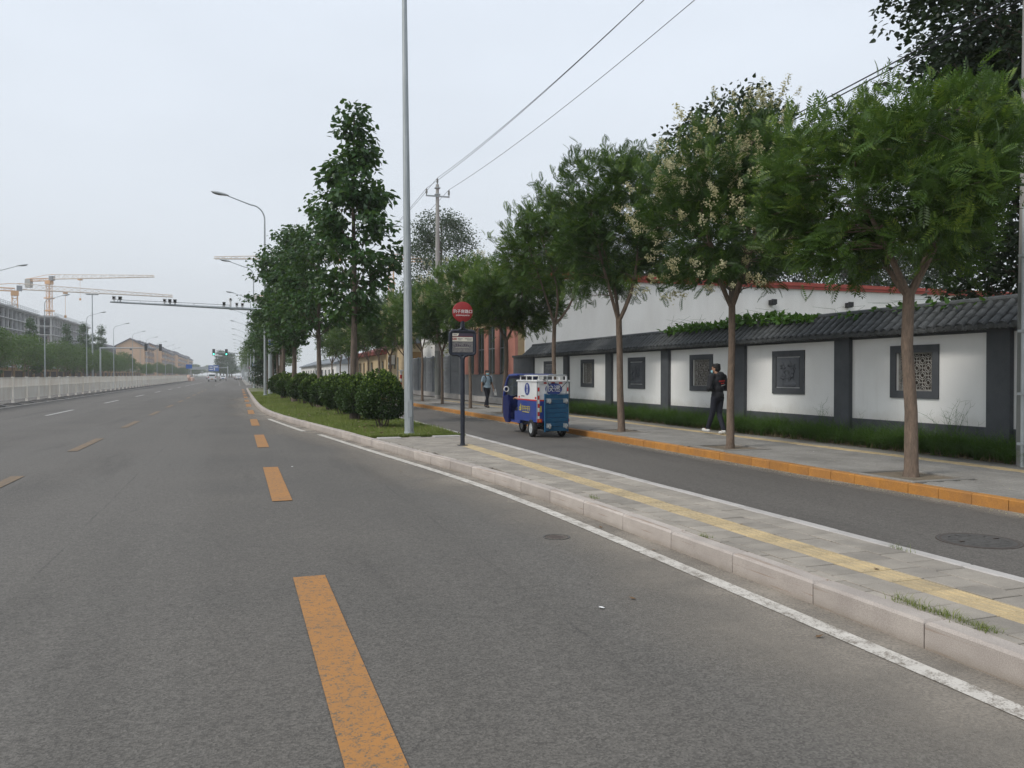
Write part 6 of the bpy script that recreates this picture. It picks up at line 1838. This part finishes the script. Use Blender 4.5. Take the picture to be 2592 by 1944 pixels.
def lattice_beam(mb, a, b, w, h, nseg, r_=.09, taper=1., tri=False):
    a, b = Vector(a), Vector(b); d = (b-a).normalized()
    up = Vector((0, 0, 1)) if abs(d.z) < .8 else Vector((1, 0, 0))
    s_ = d.cross(up).normalized(); u = s_.cross(d).normalized()
    def corner(f, q):
        k = 1-(1-taper)*f
        if tri: o = (s_*-w/2, s_*w/2, u*h*k)[q]
        else: o = (s_*-w/2-u*h/2, s_*w/2-u*h/2, s_*w/2+u*h/2, s_*-w/2+u*h/2)[q]
        return a+(b-a)*f+o
    nq = 3 if tri else 4
    for q in range(nq): mb.tube([corner(0, q), corner(1, q)], r_, 4)
    for k in range(nseg):
        f0, f1 = k/nseg, (k+1)/nseg
        for q in range(nq):
            p = (q+1) % nq
            mb.tube([corner(f0, q), corner(f1, p)] if k % 2 else [corner(f0, p), corner(f1, q)], r_*.6, 3)
            if not tri or q < 2: mb.tube([corner(f1, q), corner(f1, p)], r_*.5, 3)
def crane(label, x, y, H, rotz, jl, cl, mast_base=0):
    t = thing('tower_crane', label, 'tower crane', (x, y, 0), rotz, 'tower cranes')
    mb = MB(); lattice_beam(mb, (0, 0, mast_base), (0, 0, H), 1.8, 1.8, int((H-mast_base)/2.2), .16); ob('mast', mb, M['crane_yellow'], t)
    mb = MB(); lattice_beam(mb, (1, 0, H+1.2), (jl, 0, H+1.2), 1.5, 2.3, int(jl/2.4), .13, .35, True); ob('jib', mb, M['crane_white'], t)
    mb = MB(); lattice_beam(mb, (-cl, 0, H+1.0), (0, 0, H+1.0), 1.5, 1.1, int(cl/2), .13); mb.tube([(-cl, 0, H+1.5), (-2, 0, H+3.2), (3, 0, H+3.4)], .12, 5); ob('counter_jib', mb, M['crane_yellow'], t)
    mb = MB(); mb.box(-cl-.5, -cl+2.2, -1, 1, H-2.6, H+1.4); ob('counterweight', mb, M['concrete'], t)
    mb = MB(); mb.box(.6, 2.4, -1.0, 1.0, H+.6, H+2.6); ob('cab', mb, M['sheet_grey'], t)
    mb = MB(); mb.box(-1.3, 1.3, -1.3, 1.3, H-1.2, H+.6); mb.box(-1.6, 1.6, -1.6, 1.6, H-14, H-13.4); mb.box(-1.6, 1.6, -1.6, 1.6, H-8, H-7.5); ob('climbing_frame', mb, M['crane_yellow'], t)
    mb = MB(); mb.box(jl*.3-.8, jl*.3+.8, -.8, .8, H+.4, H+.9); mb.tube([(jl*.3, 0, H+.4), (jl*.3, 0, H-8)], .06, 4); mb.box(jl*.3-.4, jl*.3+.4, -.2, .2, H-9, H-8); ob('trolley_hook', mb, M['crane_yellow'], t)
    return t
crane('tower crane with its mast behind the second concrete block and a long level jib', -84, 427, 45.6, R(-28), 54, 11.6)
crane('tower crane over the first concrete block, its counter jib cut by the frame', -80, 348, 33, R(14), 56, 13)
crane('tower crane on the right whose jib tip shows beside the lamp arm', 55, 300, 44, R(163), 66, 14)
crane('tower crane low behind the island trees with only its counterweight end showing', 34.0, 520, 50.0, R(-22), 50, 26)

# ================================================================ HAZE
hz_m = bpy.data.materials.new('haze'); hz_m.use_nodes = True
hn, hl = hz_m.node_tree.nodes, hz_m.node_tree.links
hn.clear()
ho = hn.new('ShaderNodeOutputMaterial'); hv = hn.new('ShaderNodeVolumePrincipled')
hv.inputs['Color'].default_value = (.94, .96, .985, 1); hv.inputs['Density'].default_value = .00045; hv.inputs['Anisotropy'].default_value = .2
hl.new(hv.outputs[0], ho.inputs['Volume'])
mb = MB(); mb.box(-3100, 3100, -500, 4100, -1.1, 90); o = ob('haze', mb, hz_m, kind='stuff')
